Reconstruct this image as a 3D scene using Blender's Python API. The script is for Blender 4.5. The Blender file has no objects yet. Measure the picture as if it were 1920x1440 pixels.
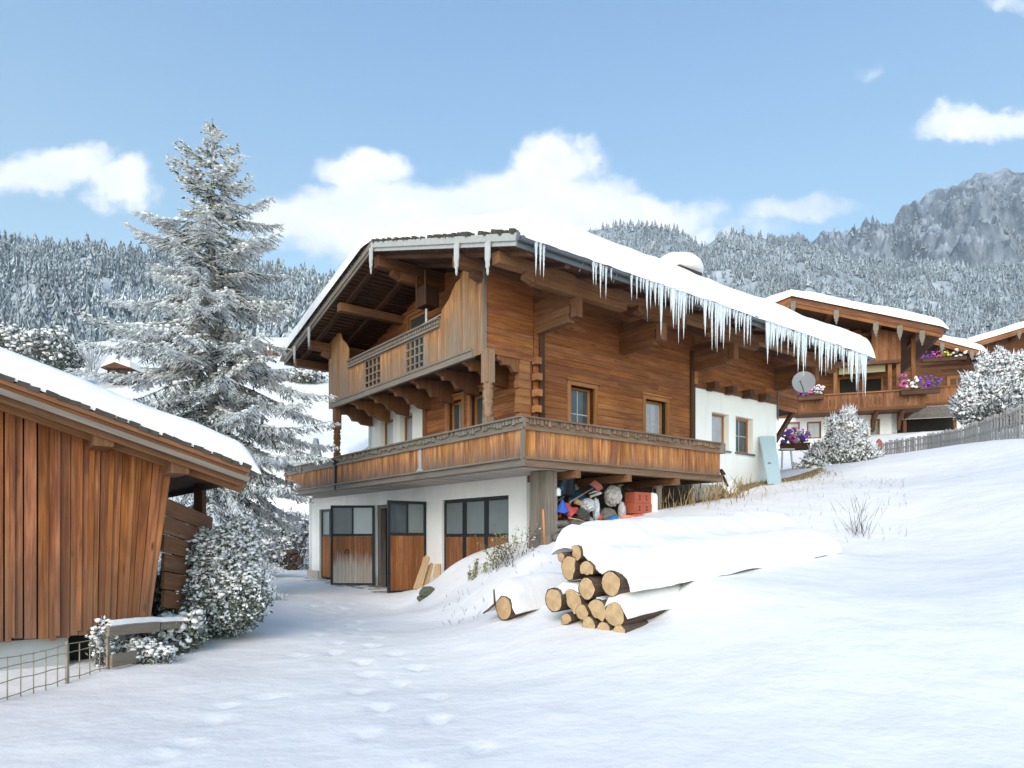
FAST_LAYOUT = False
SUN_E, SUN_ANG, EXPO, SKY_S, CLOUD_S = 1.4, 40.0, .88, .15, .88
SUNPOS = (35.0, 195.0)
SKY_LOW, SKY_HIGH = (1.5, 1.46, 1.14), (.88, 1.13, 1.18)
HAZE = .00012
SKYP = (500, 1.0, .8, 1.6)
SUNC = (1, .90, .77)
import bpy, math, random
import numpy as np
from mathutils import Vector, Matrix
random.seed(11)
rng = np.random.default_rng(11)
sc = bpy.context.scene
COL = sc.collection
FPX, HY = 1282.0, 1005.0            # focal length and horizon of the photograph, in its own pixels
R = math.radians
U = random.uniform

def at(u, v, k):
    """point seen at photo pixel u,v at depth k"""
    return Vector(((u - 960) / FPX * k, k, (HY - v) / FPX * k))

class Frame:
    """horizontal axes of one building: s along e1 (away), t along e2 (to the left of e1)"""
    def __init__(self, ex, ey):
        l = math.hypot(ex, ey)
        self.e1 = (ex / l, ey / l); self.e2 = (-ey / l, ex / l)
    def P(self, s, t, z):
        return Vector((s * self.e1[0] + t * self.e2[0], s * self.e1[1] + t * self.e2[1], z))
    def st(self, p):
        return (p[0] * self.e1[0] + p[1] * self.e1[1], p[0] * self.e2[0] + p[1] * self.e2[1])
    def S(self, u, v, s):
        x = (u - 960) / FPX
        k = s / (x * self.e1[0] + self.e1[1])
        return k * (x * self.e2[0] + self.e2[1]), (HY - v) / FPX * k
    def T(self, u, v, t):
        x = (u - 960) / FPX
        k = t / (x * self.e2[0] + self.e2[1])
        return k * (x * self.e1[0] + self.e1[1]), (HY - v) / FPX * k
    def tS(self, u, s): return self.S(u, 0, s)[0]
    def sT(self, u, t): return self.T(u, 0, t)[0]

H = Frame(.7888, .6147)             # main chalet and barn
G = Frame(.308, .951)               # neighbouring chalets

# ------------------------------------------------------------------ objects
def root_loc(o):
    while o.parent: o = o.parent
    return o.location.copy()

def tag(o, label=None, cat=None, group=None, kind=None):
    if label: o['label'] = label
    if cat: o['category'] = cat
    if group: o['group'] = group
    if kind: o['kind'] = kind
    return o

def thing(name, label, cat, loc, group=None):
    o = bpy.data.objects.new(name, None); COL.objects.link(o)
    o.empty_display_size = .2
    o.location = loc
    return tag(o, label, cat, group)

class MB:
    def __init__(self):
        self.V = []; self.F = []; self.UV = []; self.C = []; self.MI = []; self.SM = []
    def vs(self, pts):
        n = len(self.V); self.V.extend([tuple(p) for p in pts]); return n
    def face(self, idx, uv=None, c=None, mi=0, sm=False):
        self.F.append(tuple(idx)); n = len(idx)
        self.UV.extend(uv if uv else [(0, 0)] * n)
        self.C.extend(c if c else [(.5, .5, 0, 1)] * n)
        self.MI.append(mi); self.SM.append(sm)
    def quad(self, pts, uv=None, mi=0, rnd=.5, sm=False):
        n = self.vs(pts)
        if uv is None:
            a = (Vector(pts[1]) - Vector(pts[0])).length; b = (Vector(pts[-1]) - Vector(pts[0])).length
            uv = [(0, 0), (a, 0), (a, b), (0, b)][:len(pts)]
            if len(pts) > 4: uv = [(0, 0)] * len(pts)
        self.face(range(n, n + len(pts)), uv, [(rnd, .5, 0, 1)] * len(pts), mi, sm)
    def hexa(self, p, mi=0, rnd=None, caps=True):
        """p: four corners of one end, four of the other; length runs from 0-3 to 4-7"""
        p = [Vector(q) for q in p]
        rnd = random.random() if rnd is None else rnd
        o = rnd * 37.0
        n = self.vs(p)
        w = 0.0
        for i in range(4):
            j = (i + 1) % 4
            d = (p[j] - p[i]).length; l = (p[4 + i] - p[i]).length
            self.face((n + i, n + j, n + 4 + j, n + 4 + i), [(o, w + o), (o, w + d + o), (o + l, w + d + o), (o + l, w + o)],
                      [(rnd, 0, 0, 1), (rnd, 0, 0, 1), (rnd, 1, 0, 1), (rnd, 1, 0, 1)], mi)
            w += d
        if caps:
            a, b = (p[1] - p[0]).length, (p[3] - p[0]).length
            uv = [(o, o), (o + a, o), (o + a, o + b), (o, o + b)]
            self.face((n + 3, n + 2, n + 1, n), [uv[3], uv[2], uv[1], uv[0]], [(rnd, 0, 1, 1)] * 4, mi)
            self.face((n + 4, n + 5, n + 6, n + 7), uv, [(rnd, 1, 1, 1)] * 4, mi)
    def bar(self, p0, p1, w, h, up=(0, 0, 1), mi=0, rnd=None, tw=1.0):
        p0 = Vector(p0); p1 = Vector(p1); d = (p1 - p0).normalized(); up = Vector(up)
        if abs(d.dot(up)) > .98: up = Vector((0, 1, 0)) if abs(d.y) < .9 else Vector((1, 0, 0))
        sd = d.cross(up).normalized(); u2 = sd.cross(d)
        c = [(-w / 2, -h / 2), (w / 2, -h / 2), (w / 2, h / 2), (-w / 2, h / 2)]
        self.hexa([p0 + sd * a + u2 * b for a, b in c] + [p1 + sd * a * tw + u2 * b * tw for a, b in c], mi, rnd)
    def fbox(self, F, s, t, z, mi=0, rnd=None, axis=None):
        d = (s[1] - s[0], t[1] - t[0], z[1] - z[0])
        if axis is None: axis = max(range(3), key=lambda i: d[i])
        P = F.P
        if axis == 0:
            r = [[P(q, t[0], z[0]), P(q, t[1], z[0]), P(q, t[1], z[1]), P(q, t[0], z[1])] for q in s]
            r = [[x[3], x[2], x[1], x[0]] for x in r] if False else r
        elif axis == 1:
            r = [[P(s[0], q, z[0]), P(s[0], q, z[1]), P(s[1], q, z[1]), P(s[1], q, z[0])] for q in t]
        else:
            r = [[P(s[0], t[0], q), P(s[1], t[0], q), P(s[1], t[1], q), P(s[0], t[1], q)] for q in z]
        self.hexa(r[0] + r[1], mi, rnd)
    def extrude(self, pts, off, mi=0, rnd=None):
        pts = [Vector(p) for p in pts]; off = Vector(off); m = len(pts)
        rnd = random.random() if rnd is None else rnd; o = rnd * 31
        n = self.vs(pts); self.vs([p + off for p in pts])
        ax = (pts[1] - pts[0]).normalized(); nn = off.normalized(); ay = nn.cross(ax)
        uv = [((p - pts[0]).dot(ax) + o, (p - pts[0]).dot(ay) + o) for p in pts]
        cc = (rnd, .5, 0, 1)
        self.face(range(n + m - 1, n - 1, -1), uv[::-1], [cc] * m, mi)
        self.face(range(n + m, n + 2 * m), uv, [cc] * m, mi)
        w = 0
        for i in range(m):
            j = (i + 1) % m; d = (pts[j] - pts[i]).length
            self.face((n + i, n + j, n + m + j, n + m + i), [(w + o, o), (w + d + o, o), (w + d + o, off.length + o), (w + o, off.length + o)], [cc] * 4, mi)
            w += d
    def tube(self, pts, rad, n=8, mi=0, sm=True, caps=True, rnd=.5):
        pts = [Vector(p) for p in pts]; m = len(pts)
        if not hasattr(rad, '__len__'): rad = [rad] * m
        base = len(self.V); L = 0; up = None
        for i, p in enumerate(pts):
            d = (pts[min(i + 1, m - 1)] - pts[max(i - 1, 0)]).normalized()
            if up is None:
                up = Vector((0, 0, 1)) if abs(d.z) < .9 else Vector((1, 0, 0))
            sd = d.cross(up).normalized(); up = sd.cross(d).normalized()
            for j in range(n):
                a = 2 * math.pi * j / n
                self.V.append(tuple(p + (sd * math.cos(a) + up * math.sin(a)) * rad[i]))
        for i in range(m - 1):
            l = (pts[i + 1] - pts[i]).length
            for j in range(n):
                k = (j + 1) % n
                w0, w1 = j / n * 6.28 * max(rad[i], .01), (j + 1) / n * 6.28 * max(rad[i], .01)
                self.face((base + i * n + j, base + i * n + k, base + (i + 1) * n + k, base + (i + 1) * n + j),
                          [(L, w0), (L, w1), (L + l, w1), (L + l, w0)],
                          [(rnd, i / (m - 1), 0, 1)] * 2 + [(rnd, (i + 1) / (m - 1), 0, 1)] * 2, mi, sm)
            L += l
        if caps:
            self.face(range(base + n - 1, base - 1, -1), None, [(rnd, 0, 1, 1)] * n, mi)
            self.face(range(base + (m - 1) * n, base + m * n), None, [(rnd, 1, 1, 1)] * n, mi)
    def lathe(self, c, prof, n=12, mi=0, sm=True):
        c = Vector(c)
        base = len(self.V); m = len(prof)
        for r, z in prof:
            for j in range(n):
                a = 2 * math.pi * j / n
                self.V.append((c.x + r * math.cos(a), c.y + r * math.sin(a), c.z + z))
        for i in range(m - 1):
            for j in range(n):
                k = (j + 1) % n
                self.face((base + i * n + j, base + i * n + k, base + (i + 1) * n + k, base + (i + 1) * n + j),
                          [(prof[i][1], j * .05), (prof[i][1], j * .05 + .05), (prof[i + 1][1], j * .05 + .05), (prof[i + 1][1], j * .05)], None, mi, sm)
        self.face(range(base + n - 1, base - 1, -1), None, None, mi)
        self.face(range(base + (m - 1) * n, base + m * n), None, None, mi)
    def blob(self, c, r, nz=6, na=10, jit=.12, mi=0, flat=None):
        """lumpy ellipsoid"""
        c = Vector(c); base = len(self.V)
        rx, ry, rz = r
        for i in range(nz + 1):
            th = math.pi * i / nz
            for j in range(na):
                ph = 2 * math.pi * j / na
                q = 1 + U(-jit, jit)
                z = -math.cos(th) * rz * q
                if flat is not None: z = max(z, -flat * rz)
                self.V.append((c.x + math.sin(th) * math.cos(ph) * rx * q, c.y + math.sin(th) * math.sin(ph) * ry * q, c.z + z))
        for i in range(nz):
            for j in range(na):
                k = (j + 1) % na
                self.face((base + i * na + j, base + i * na + k, base + (i + 1) * na + k, base + (i + 1) * na + j), None, [(U(0, 1), .5, 0, 1)] * 4, mi, True)

def finish(me, name, mats, parent, V):
    o = bpy.data.objects.new(name, me); COL.objects.link(o)
    for m in (mats if isinstance(mats, (list, tuple)) else [mats]): me.materials.append(m)
    if parent is not None: o.parent = parent
    return o

def build(name, mb, mats, parent=None, label=None, cat=None, group=None, kind=None, loc=None):
    if not mb.V: return None
    V = np.array(mb.V, dtype=np.float64)
    if parent is not None: off = np.array(root_loc(parent))
    elif loc is not None: off = np.array(loc, dtype=float)
    else:
        off = np.array([(V[:, 0].min() + V[:, 0].max()) / 2, (V[:, 1].min() + V[:, 1].max()) / 2, V[:, 2].min()])
    V = V - off
    me = bpy.data.meshes.new(name)
    me.from_pydata(V.tolist(), [], mb.F)
    uvl = me.uv_layers.new(name='UVMap'); uvl.data.foreach_set('uv', np.array(mb.UV, dtype=np.float32).ravel())
    ca = me.color_attributes.new('Col', 'FLOAT_COLOR', 'CORNER')
    ca.data.foreach_set('color', np.array(mb.C, dtype=np.float32).ravel())
    me.polygons.foreach_set('material_index', np.array(mb.MI, dtype=np.int32))
    me.polygons.foreach_set('use_smooth', np.array(mb.SM, dtype=bool))
    me.update()
    o = finish(me, name, mats, parent, V)
    if parent is None: o.location = off
    return tag(o, label, cat, group, kind)

def build_np(name, V, F, mats, parent=None, cols=None, smooth=False, loc=None, **kw):
    """V (n,3), F (m,k) with k equal for all faces; cols (m,) or (m,3) per face"""
    V = np.asarray(V, dtype=np.float64)
    if parent is not None: off = np.array(root_loc(parent))
    elif loc is not None: off = np.array(loc, dtype=float)
    else: off = np.array([V[:, 0].mean(), V[:, 1].mean(), V[:, 2].min()])
    V = V - off
    m, k = F.shape
    me = bpy.data.meshes.new(name)
    me.vertices.add(len(V)); me.vertices.foreach_set('co', V.astype(np.float32).ravel())
    me.loops.add(m * k); me.loops.foreach_set('vertex_index', F.astype(np.int32).ravel())
    me.polygons.add(m); me.polygons.foreach_set('loop_start', np.arange(0, m * k, k, dtype=np.int32))
    me.polygons.foreach_set('use_smooth', np.full(m, smooth, dtype=bool))
    if cols is not None:
        c = np.ones((m, 4), dtype=np.float32)
        cols = np.asarray(cols)
        if cols.ndim == 1: c[:, 0] = c[:, 1] = c[:, 2] = cols
        else: c[:, :3] = cols
        ca = me.color_attributes.new('Col', 'FLOAT_COLOR', 'CORNER')
        ca.data.foreach_set('color', np.repeat(c, k, axis=0).ravel())
    me.update(calc_edges=True); me.validate()
    o = finish(me, name, mats, parent, V)
    if parent is None: o.location = off
    return tag(o, **kw)

def copy_tree(o, loc, label=None, parent=None):
    c = o.copy(); COL.objects.link(c)
    if parent is None:
        c.location = loc
        if label: c['label'] = label
    else: c.parent = parent
    for ch in list(o.children): copy_tree(ch, None, None, c)
    return c

# ------------------------------------------------------------------ noise
_perm = rng.random((64, 64))
def vnoise(x, y, seed=0):
    x = np.asarray(x) + seed * 17.3; y = np.asarray(y) + seed * 9.7
    xi = np.floor(x).astype(int); yi = np.floor(y).astype(int); fx = x - xi; fy = y - yi
    fx = fx * fx * (3 - 2 * fx); fy = fy * fy * (3 - 2 * fy)
    g = lambda a, b: _perm[a % 64, b % 64]
    return (g(xi, yi) * (1 - fx) * (1 - fy) + g(xi + 1, yi) * fx * (1 - fy) + g(xi, yi + 1) * (1 - fx) * fy + g(xi + 1, yi + 1) * fx * fy) * 2 - 1
def fbm(x, y, o=4, seed=0):
    r = 0; a = 1
    for i in range(o):
        r = r + a * vnoise(np.asarray(x) * 2 ** i, np.asarray(y) * 2 ** i, seed + i); a *= .5
    return r / 2

# ------------------------------------------------------------------ materials
class M:
    def __init__(self, name):
        self.m = bpy.data.materials.new(name); self.m.use_nodes = True
        self.t = self.m.node_tree; self.b = self.t.nodes['Principled BSDF']
    def n(self, typ, ins=None, **pr):
        nd = self.t.nodes.new('ShaderNode' + typ)
        for k, v in pr.items(): setattr(nd, k, v)
        for k, v in (ins or {}).items(): self.put(nd.inputs[k], v)
        return nd
    def put(self, sock, v):
        if hasattr(v, 'is_output'): self.t.links.new(v, sock)
        else:
            if hasattr(sock.default_value, '__len__') and hasattr(v, '__len__') and len(v) == 3 and len(sock.default_value) == 4: v = (*v, 1)
            sock.default_value = v
    def mix(self, f, a, b, blend='MIX'):
        nd = self.n('Mix', data_type='RGBA', blend_type=blend)
        self.put(nd.inputs[0], f); self.put(nd.inputs[6], a); self.put(nd.inputs[7], b)
        return nd.outputs[2]
    def ma(self, op, a, b=0.0, c=None, clamp=False):
        nd = self.n('Math', operation=op, use_clamp=clamp)
        self.put(nd.inputs[0], a); self.put(nd.inputs[1], b)
        if c is not None: self.put(nd.inputs[2], c)
        return nd.outputs[0]
    def noise(self, vec, scale, detail=4, rough=.55, dist=0):
        nd = self.n('TexNoise', {'Vector': vec, 'Scale': scale, 'Detail': detail, 'Roughness': rough, 'Distortion': dist})
        return nd.outputs['Fac']
    def mapr(self, v, a, b, c=0.0, d=1.0, smooth=False):
        nd = self.n('MapRange', {0: v, 1: a, 2: b, 3: c, 4: d}, interpolation_type='SMOOTHSTEP' if smooth else 'LINEAR')
        return nd.outputs[0]
    def scale(self, vec, s):
        return self.n('VectorMath', {0: vec, 1: s}, operation='MULTIPLY').outputs[0]
    def uv(self): return self.n('UVMap', uv_map='UVMap').outputs[0]
    def obj(self): return self.n('TexCoord').outputs['Object']
    def geo(self): return self.n('NewGeometry')
    def colattr(self):
        a = self.n('Attribute', attribute_name='Col')
        s = self.n('SeparateColor', {0: a.outputs['Color']})
        return s.outputs
    def bump(self, h, strength=.3, dist=.02):
        self.put(self.b.inputs['Normal'], self.n('Bump', {'Height': h, 'Strength': strength, 'Distance': dist}).outputs[0])
    def set(self, **k):
        names = dict(color='Base Color', rough='Roughness', metal='Metallic', spec='Specular IOR Level', trans='Transmission Weight', ior='IOR',
                     sss='Subsurface Weight', alpha='Alpha', coat='Coat Weight')
        for a, v in k.items(): self.put(self.b.inputs[names[a]], v)
        return self

def wood(name, light, dark, grey=(.24, .2, .17), gamt=0.0, grange=None, knots=.5, rough=.75, contrast=1.0, gmin=.35, tone=1.0):
    """boards and beams: grain along UV u, one tone per board, knots, grey weathering"""
    m = M(name); uv = m.uv(); r, h, e = m.colattr()[:3]
    g = m.noise(m.scale(uv, (1.6, 34, 1)), 1.0, 6, .6, .6)
    g2 = m.noise(m.scale(uv, (.9, 5, 1)), 1.0, 3, .5, .4)
    f = m.ma('ADD', m.ma('MULTIPLY', m.ma('SUBTRACT', g, .5), 1.5 * contrast), m.ma('MULTIPLY', r, .45 * tone))
    f = m.ma('ADD', f, m.ma('MULTIPLY', m.ma('SUBTRACT', g2, .4), 1.1 * contrast), clamp=True)
    c = m.mix(f, dark, light)
    hue = m.n('HueSaturation', {'Hue': m.mapr(m.ma('FRACT', m.ma('MULTIPLY', r, 7.31)), 0, 1, .5 - .006 * tone, .5 + .004 * tone), 'Saturation': m.mapr(m.ma('FRACT', m.ma('MULTIPLY', r, 3.7)), 0, 1, 1 - .1 * tone, 1.03),
                                'Value': m.mapr(m.ma('FRACT', m.ma('MULTIPLY', r, 5.13)), 0, 1, 1 - .2 * tone, 1 + .14 * tone), 'Color': c})
    c = hue.outputs[0]
    pz_ = m.noise(m.geo().outputs['Position'], .8, 5, .65)
    c = m.mix(m.mapr(pz_, .42, .70, 0, .6), c, tuple(x * .8 for x in dark))
    fl_ = m.noise(m.scale(uv, (.5, 60, 1)), 1.0, 3, .6)
    c = m.mix(m.mapr(fl_, .56, .70, 0, .75), c, tuple(x * .5 for x in dark))
    if knots:
        vo = m.n('TexVoronoi', {'Vector': m.scale(uv, (1.5, 5.0, 1)), 'Scale': 1.0, 'Randomness': 1.0})
        k = m.mapr(vo.outputs['Distance'], .05, .13, knots, 0)
        c = m.mix(k, c, tuple(x * .35 for x in dark))
    if gamt or grange:
        gn = m.noise(m.scale(uv, (.7, 9, 1)), 1.0, 4, .6)
        if grange:   # rain-weathered lower ends
            w = m.mapr(m.ma('ADD', h, m.ma('MULTIPLY', m.ma('SUBTRACT', gn, .5), .9)), grange[0], grange[1], 1, 0)
            w = m.ma('MULTIPLY', w, m.mapr(r, 0, 1, gmin, 1.0))
        else:
            w = m.mapr(gn, .5 - gamt * .45, .75 - gamt * .45, 0, gamt)
        gc = m.mix(g, tuple(x * .45 for x in grey), tuple(x * 1.25 for x in grey))
        c = m.mix(m.ma('MULTIPLY', w, 1.0, clamp=True), c, gc)
    m.set(color=c, rough=rough, spec=.25)
    m.bump(m.ma('ADD', g, m.ma('MULTIPLY', g2, .5)), .35, .01)
    return m.m

def plain(name, c, rough=.6, metal=0, var=.15, nscale=6, spec=.4, bump=0):
    m = M(name); o = m.obj()
    n = m.noise(o, nscale, 5, .6)
    m.set(color=m.mix(n, tuple(x * (1 - var) for x in c), tuple(min(1, x * (1 + var)) for x in c)), rough=rough, metal=metal, spec=spec)
    if bump: m.bump(m.noise(o, nscale * 6, 5, .6), bump, .01)
    return m.m

def snow_mat(name, fine=1.0):
    m = M(name); p = m.geo().outputs['Position']
    n1 = m.noise(p, 1.1, 5, .55); n2 = m.noise(p, 9, 4, .6); n3 = m.noise(p, 60, 3, .6)
    m.set(color=m.mix(m.mapr(n1, .3, .7), (.755, .72, .71), (.81, .78, .77)), rough=.55, spec=.25)
    h = m.ma('ADD', m.ma('MULTIPLY', n1, 1.6), m.ma('ADD', m.ma('MULTIPLY', n2, .09), m.ma('MULTIPLY', n3, .03 * fine)))
    m.bump(h, .35, .12)
    return m.m

def plaster(name, c, stain=.1, splash=None):
    m = M(name); p = m.geo().outputs['Position']
    n = m.noise(p, .9, 6, .62); n2 = m.noise(m.scale(p, (3, 3, .5)), 1, 5, .6); f = m.noise(p, 45, 4, .6)
    cc = m.mix(m.mapr(n, .35, .7), tuple(x * (1 - stain) for x in c), c)
    cc = m.mix(m.mapr(n2, .56, .78, 0, .45), cc, tuple(x * y for x, y in zip(c, (.74, .72, .70))))
    if splash:
        z_ = m.n('SeparateXYZ', {0: p}).outputs[2]
        cc = m.mix(m.mapr(m.ma('ADD', z_, m.ma('MULTIPLY', n, .9)), splash, splash + .55, .55, 0), cc, (.33, .29, .24))
    m.set(color=cc, rough=.85, spec=.2); m.bump(f, .25, .008)
    return m.m

def frost_leaf(name, green, frost=(.80, .84, .90)):
    """vertex colour red chooses green needle (0) or frost (1), green channel varies the tone"""
    m = M(name); r, g, b = m.colattr()[:3]
    gc = m.mix(g, tuple(x * .5 for x in green), tuple(min(1, x * 1.5) for x in green))
    fc = m.mix(g, tuple(x * .80 for x in frost), frost)
    m.set(color=m.mix(r, gc, fc), rough=.7, spec=.2)
    return m.m

SNOW = snow_mat('snow')
W_SIDE = wood('larch_wall', (.44, .175, .058), (.18, .06, .02), knots=.7, tone=.7, contrast=1.3)
W_LOG = wood('larch_beam', (.30, .135, .055), (.13, .052, .02), knots=.5, gamt=.15)
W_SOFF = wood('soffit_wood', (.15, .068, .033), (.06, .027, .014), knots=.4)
W_BALC = wood('balcony_boards', (.62, .29, .095), (.22, .08, .028), grange=(.15, .72), grey=(.15, .12, .105), knots=.3, contrast=1.7)
W_BALS = wood('balcony_boards_side', (.56, .25, .075), (.2, .065, .02), grange=(.0, .42), grey=(.18, .13, .1), knots=.6, contrast=1.8)  # boards of the side run, greyed only near their lower ends
W_UBAL = wood('upper_boards', (.56, .27, .085), (.25, .11, .04), grange=(.35, .95), grey=(.22, .18, .145), knots=.3, contrast=1.7, gmin=.3)
W_GREY = wood('weathered_wood', (.26, .2, .155), (.10, .072, .055), gamt=.6, grey=(.25, .22, .19), knots=.3)
W_FRAME = wood('window_wood', (.48, .22, .08), (.26, .105, .035), knots=0)
W_DOOR = wood('garage_boards', (.40, .16, .055), (.19, .066, .022), knots=.25, contrast=1.2)
W_DOORW = wood('garage_boards_worn', (.38, .15, .055), (.2, .075, .03), grange=(.38, .66), grey=(.50, .43, .37), knots=.2, gmin=.85)
W_BARN = wood('barn_boards', (.45, .16, .046), (.15, .046, .015), knots=1.0, contrast=1.4, grange=(-.05, .5), grey=(.16, .095, .06), tone=.95)
W_POST = wood('carved_post', (.40, .25, .14), (.2, .11, .06), gamt=.35, grey=(.26, .22, .19), knots=.2)
W_PALE = wood('pale_wood', (.62, .43, .24), (.42, .26, .13), knots=.3)
WALLW = plaster('garage_plaster', (.82, .81, .80), .12, -1.1)
PLASTER = plaster('white_plaster', (.80, .80, .80), .06)
PLAST_G = plaster('grey_plaster', (.36, .375, .38), .2)
CONC = plaster('concrete', (.42, .39, .35), .3)
ZINC = plain('zinc', (.15, .17, .19), .5, .5, .2, 5)
DARKMET = plain('dark_steel', (.022, .024, .027), .45, .3, .3, 8)
TILE = plain('roof_tile', (.05, .042, .036), .8, 0, .5, 9)
GREYPAINT = plain('fretwork_paint', (.42, .43, .44), .7, 0, .2, 14)
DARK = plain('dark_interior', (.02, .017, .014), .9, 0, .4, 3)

def glass_mat(name, c, rough=.08, var=.4, sc_=3, spec=.6):
    m = M(name); o = m.obj(); n = m.noise(o, sc_, 4, .6)
    m.set(color=m.mix(n, tuple(x * (1 - var) for x in c), tuple(x * (1 + var) for x in c)), rough=rough, spec=spec); return m.m
G_CURT = glass_mat('curtained_glass', (.34, .35, .40), .12)
G_DARK = glass_mat('dark_glass', (.055, .07, .085), .05)
G_FROST = glass_mat('frosted_glass', (.16, .185, .195), .28, .2)
G_LIGHT = glass_mat('clouded_glass', (.48, .53, .56), .3, .15)
# ------------------------------------------------------------------ camera, sky, sun
cam = bpy.data.cameras.new('camera'); co = bpy.data.objects.new('camera', cam); COL.objects.link(co)
co.rotation_euler = (R(90), 0, 0); cam.sensor_width = 36; cam.lens = 36 * FPX / 1920
cam.shift_y = (HY - 720) / 1920; cam.clip_start = .05; cam.clip_end = 20000
sc.camera = co
SUN_EL, SUN_AZ = SUNPOS
sd = Vector((math.sin(R(SUN_AZ)) * math.cos(R(SUN_EL)), math.cos(R(SUN_AZ)) * math.cos(R(SUN_EL)), math.sin(R(SUN_EL))))
sl = bpy.data.lights.new('sun', 'SUN'); so = bpy.data.objects.new('sun', sl); COL.objects.link(so)
sl.energy = SUN_E; sl.angle = R(SUN_ANG); sl.color = SUNC
so.rotation_euler = (-sd).to_track_quat('-Z', 'Y').to_euler()
so.location = (10, -20, 30)

w = bpy.data.worlds.new('World'); sc.world = w; w.use_nodes = True
wt = w.node_tree; wt.nodes.clear()
class WM(M):
    def __init__(self, t): self.t = t
wm = WM(wt)
sky = wm.n('TexSky', sky_type='NISHITA', sun_disc=False, sun_elevation=R(SUN_EL), sun_rotation=R(SUN_AZ), altitude=SKYP[0], air_density=SKYP[1], dust_density=SKYP[2], ozone_density=SKYP[3])
d = wm.n('TexCoord').outputs['Generated']
sp = wm.n('SeparateXYZ', {0: d}).outputs
yy = wm.ma('MAXIMUM', sp[1], .05)
px = wm.ma('DIVIDE', sp[0], yy); pz = wm.ma('DIVIDE', sp[2], yy)
pv = wm.n('CombineXYZ', {0: px, 1: pz, 2: 0.0}).outputs[0]
warp = wm.n('TexNoise', {'Vector': pv, 'Scale': 5.5, 'Detail': 7, 'Roughness': .6})
pw = wm.n('VectorMath', {0: pv, 1: wm.n('VectorMath', {0: wm.n('VectorMath', {0: warp.outputs['Color'], 1: (.5, .5, .5)}, operation='SUBTRACT').outputs[0], 1: (.20, .13, 0)}, operation='MULTIPLY').outputs[0]}, operation='ADD').outputs[0]
CL = [(100, 318, 130, 52, 1), (215, 350, 90, 48, .9), (690, 312, 110, 46, 1), (560, 405, 190, 62, .95), (770, 385, 260, 78, 1), (1035, 300, 95, 52, 1),
      (1000, 370, 230, 88, 1), (1190, 405, 190, 62, 1), (1310, 425, 90, 36, .7), (900, 430, 560, 70, .9), (1860, 235, 150, 36, .8), (1500, 395, 140, 30, .48), (1605, 108, 60, 26, .3), (1900, 8, 80, 22, .5),
      (-350, 330, 240, 70, .9), (2300, 300, 240, 60, .8)]
tot = None
for (u, v, rx, ry, a) in CL:
    c = ((u - 960) / FPX, (HY - v) / FPX, 0)
    q = wm.n('VectorMath', {0: wm.n('VectorMath', {0: pw, 1: c}, operation='SUBTRACT').outputs[0], 1: (FPX / rx, FPX / ry, 0)}, operation='MULTIPLY').outputs[0]
    l = wm.n('VectorMath', {0: q}, operation='LENGTH').outputs[1]
    b = wm.ma('MULTIPLY', wm.mapr(l, 1.25, .25, 0, 1, True), a)
    tot = b if tot is None else wm.ma('MAXIMUM', tot, b)
fine = wm.noise(pv, 9, 9, .62)
mask = wm.mapr(wm.ma('ADD', tot, wm.ma('MULTIPLY', wm.ma('SUBTRACT', fine, .5), 1.5)), .1, .78, 0, 1, True)
mask = wm.ma('MULTIPLY', mask, wm.mapr(tot, .02, .2, 0, 1))
pw2 = wm.n('VectorMath', {0: pw, 1: (.012, .022, 0)}, operation='ADD').outputs[0]
tone = wm.mapr(wm.ma('SUBTRACT', wm.noise(pw, 7, 7, .6), wm.noise(pw2, 7, 7, .6)), -.10, .14, .0, 1)  # painted cloud shading: offset noise lightens one side, darkens the other
tint = wm.mix(wm.mapr(sp[2], .26, .64, 0, 1), SKY_LOW, SKY_HIGH)
skyc = wm.n('Background', {0: wm.mix(1.0, sky.outputs[0], tint, 'MULTIPLY'), 1: SKY_S})
cb = wm.n('Background', {0: wm.mix(tone, (.87, .90, .95), (1.05, 1.04, 1.02)), 1: CLOUD_S})
mx = wm.n('MixShader', {0: mask}); wt.links.new(skyc.outputs[0], mx.inputs[1]); wt.links.new(cb.outputs[0], mx.inputs[2])
out = wm.n('OutputWorld'); wt.links.new(mx.outputs[0], out.inputs[0])
sc.view_settings.view_transform = 'Standard'; sc.view_settings.look = 'None'; sc.view_settings.gamma = 1
sc.view_settings.exposure = EXPO
sc.cycles.max_bounces = 8; sc.cycles.diffuse_bounces = 4; sc.cycles.glossy_bounces = 3; sc.cycles.transmission_bounces = 6; sc.cycles.transparent_max_bounces = 8
sc.cycles.volume_bounces = 0
sc.cycles.use_denoising = True
try: sc.cycles.denoiser = 'OPENIMAGEDENOISE'
except Exception: pass

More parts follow.
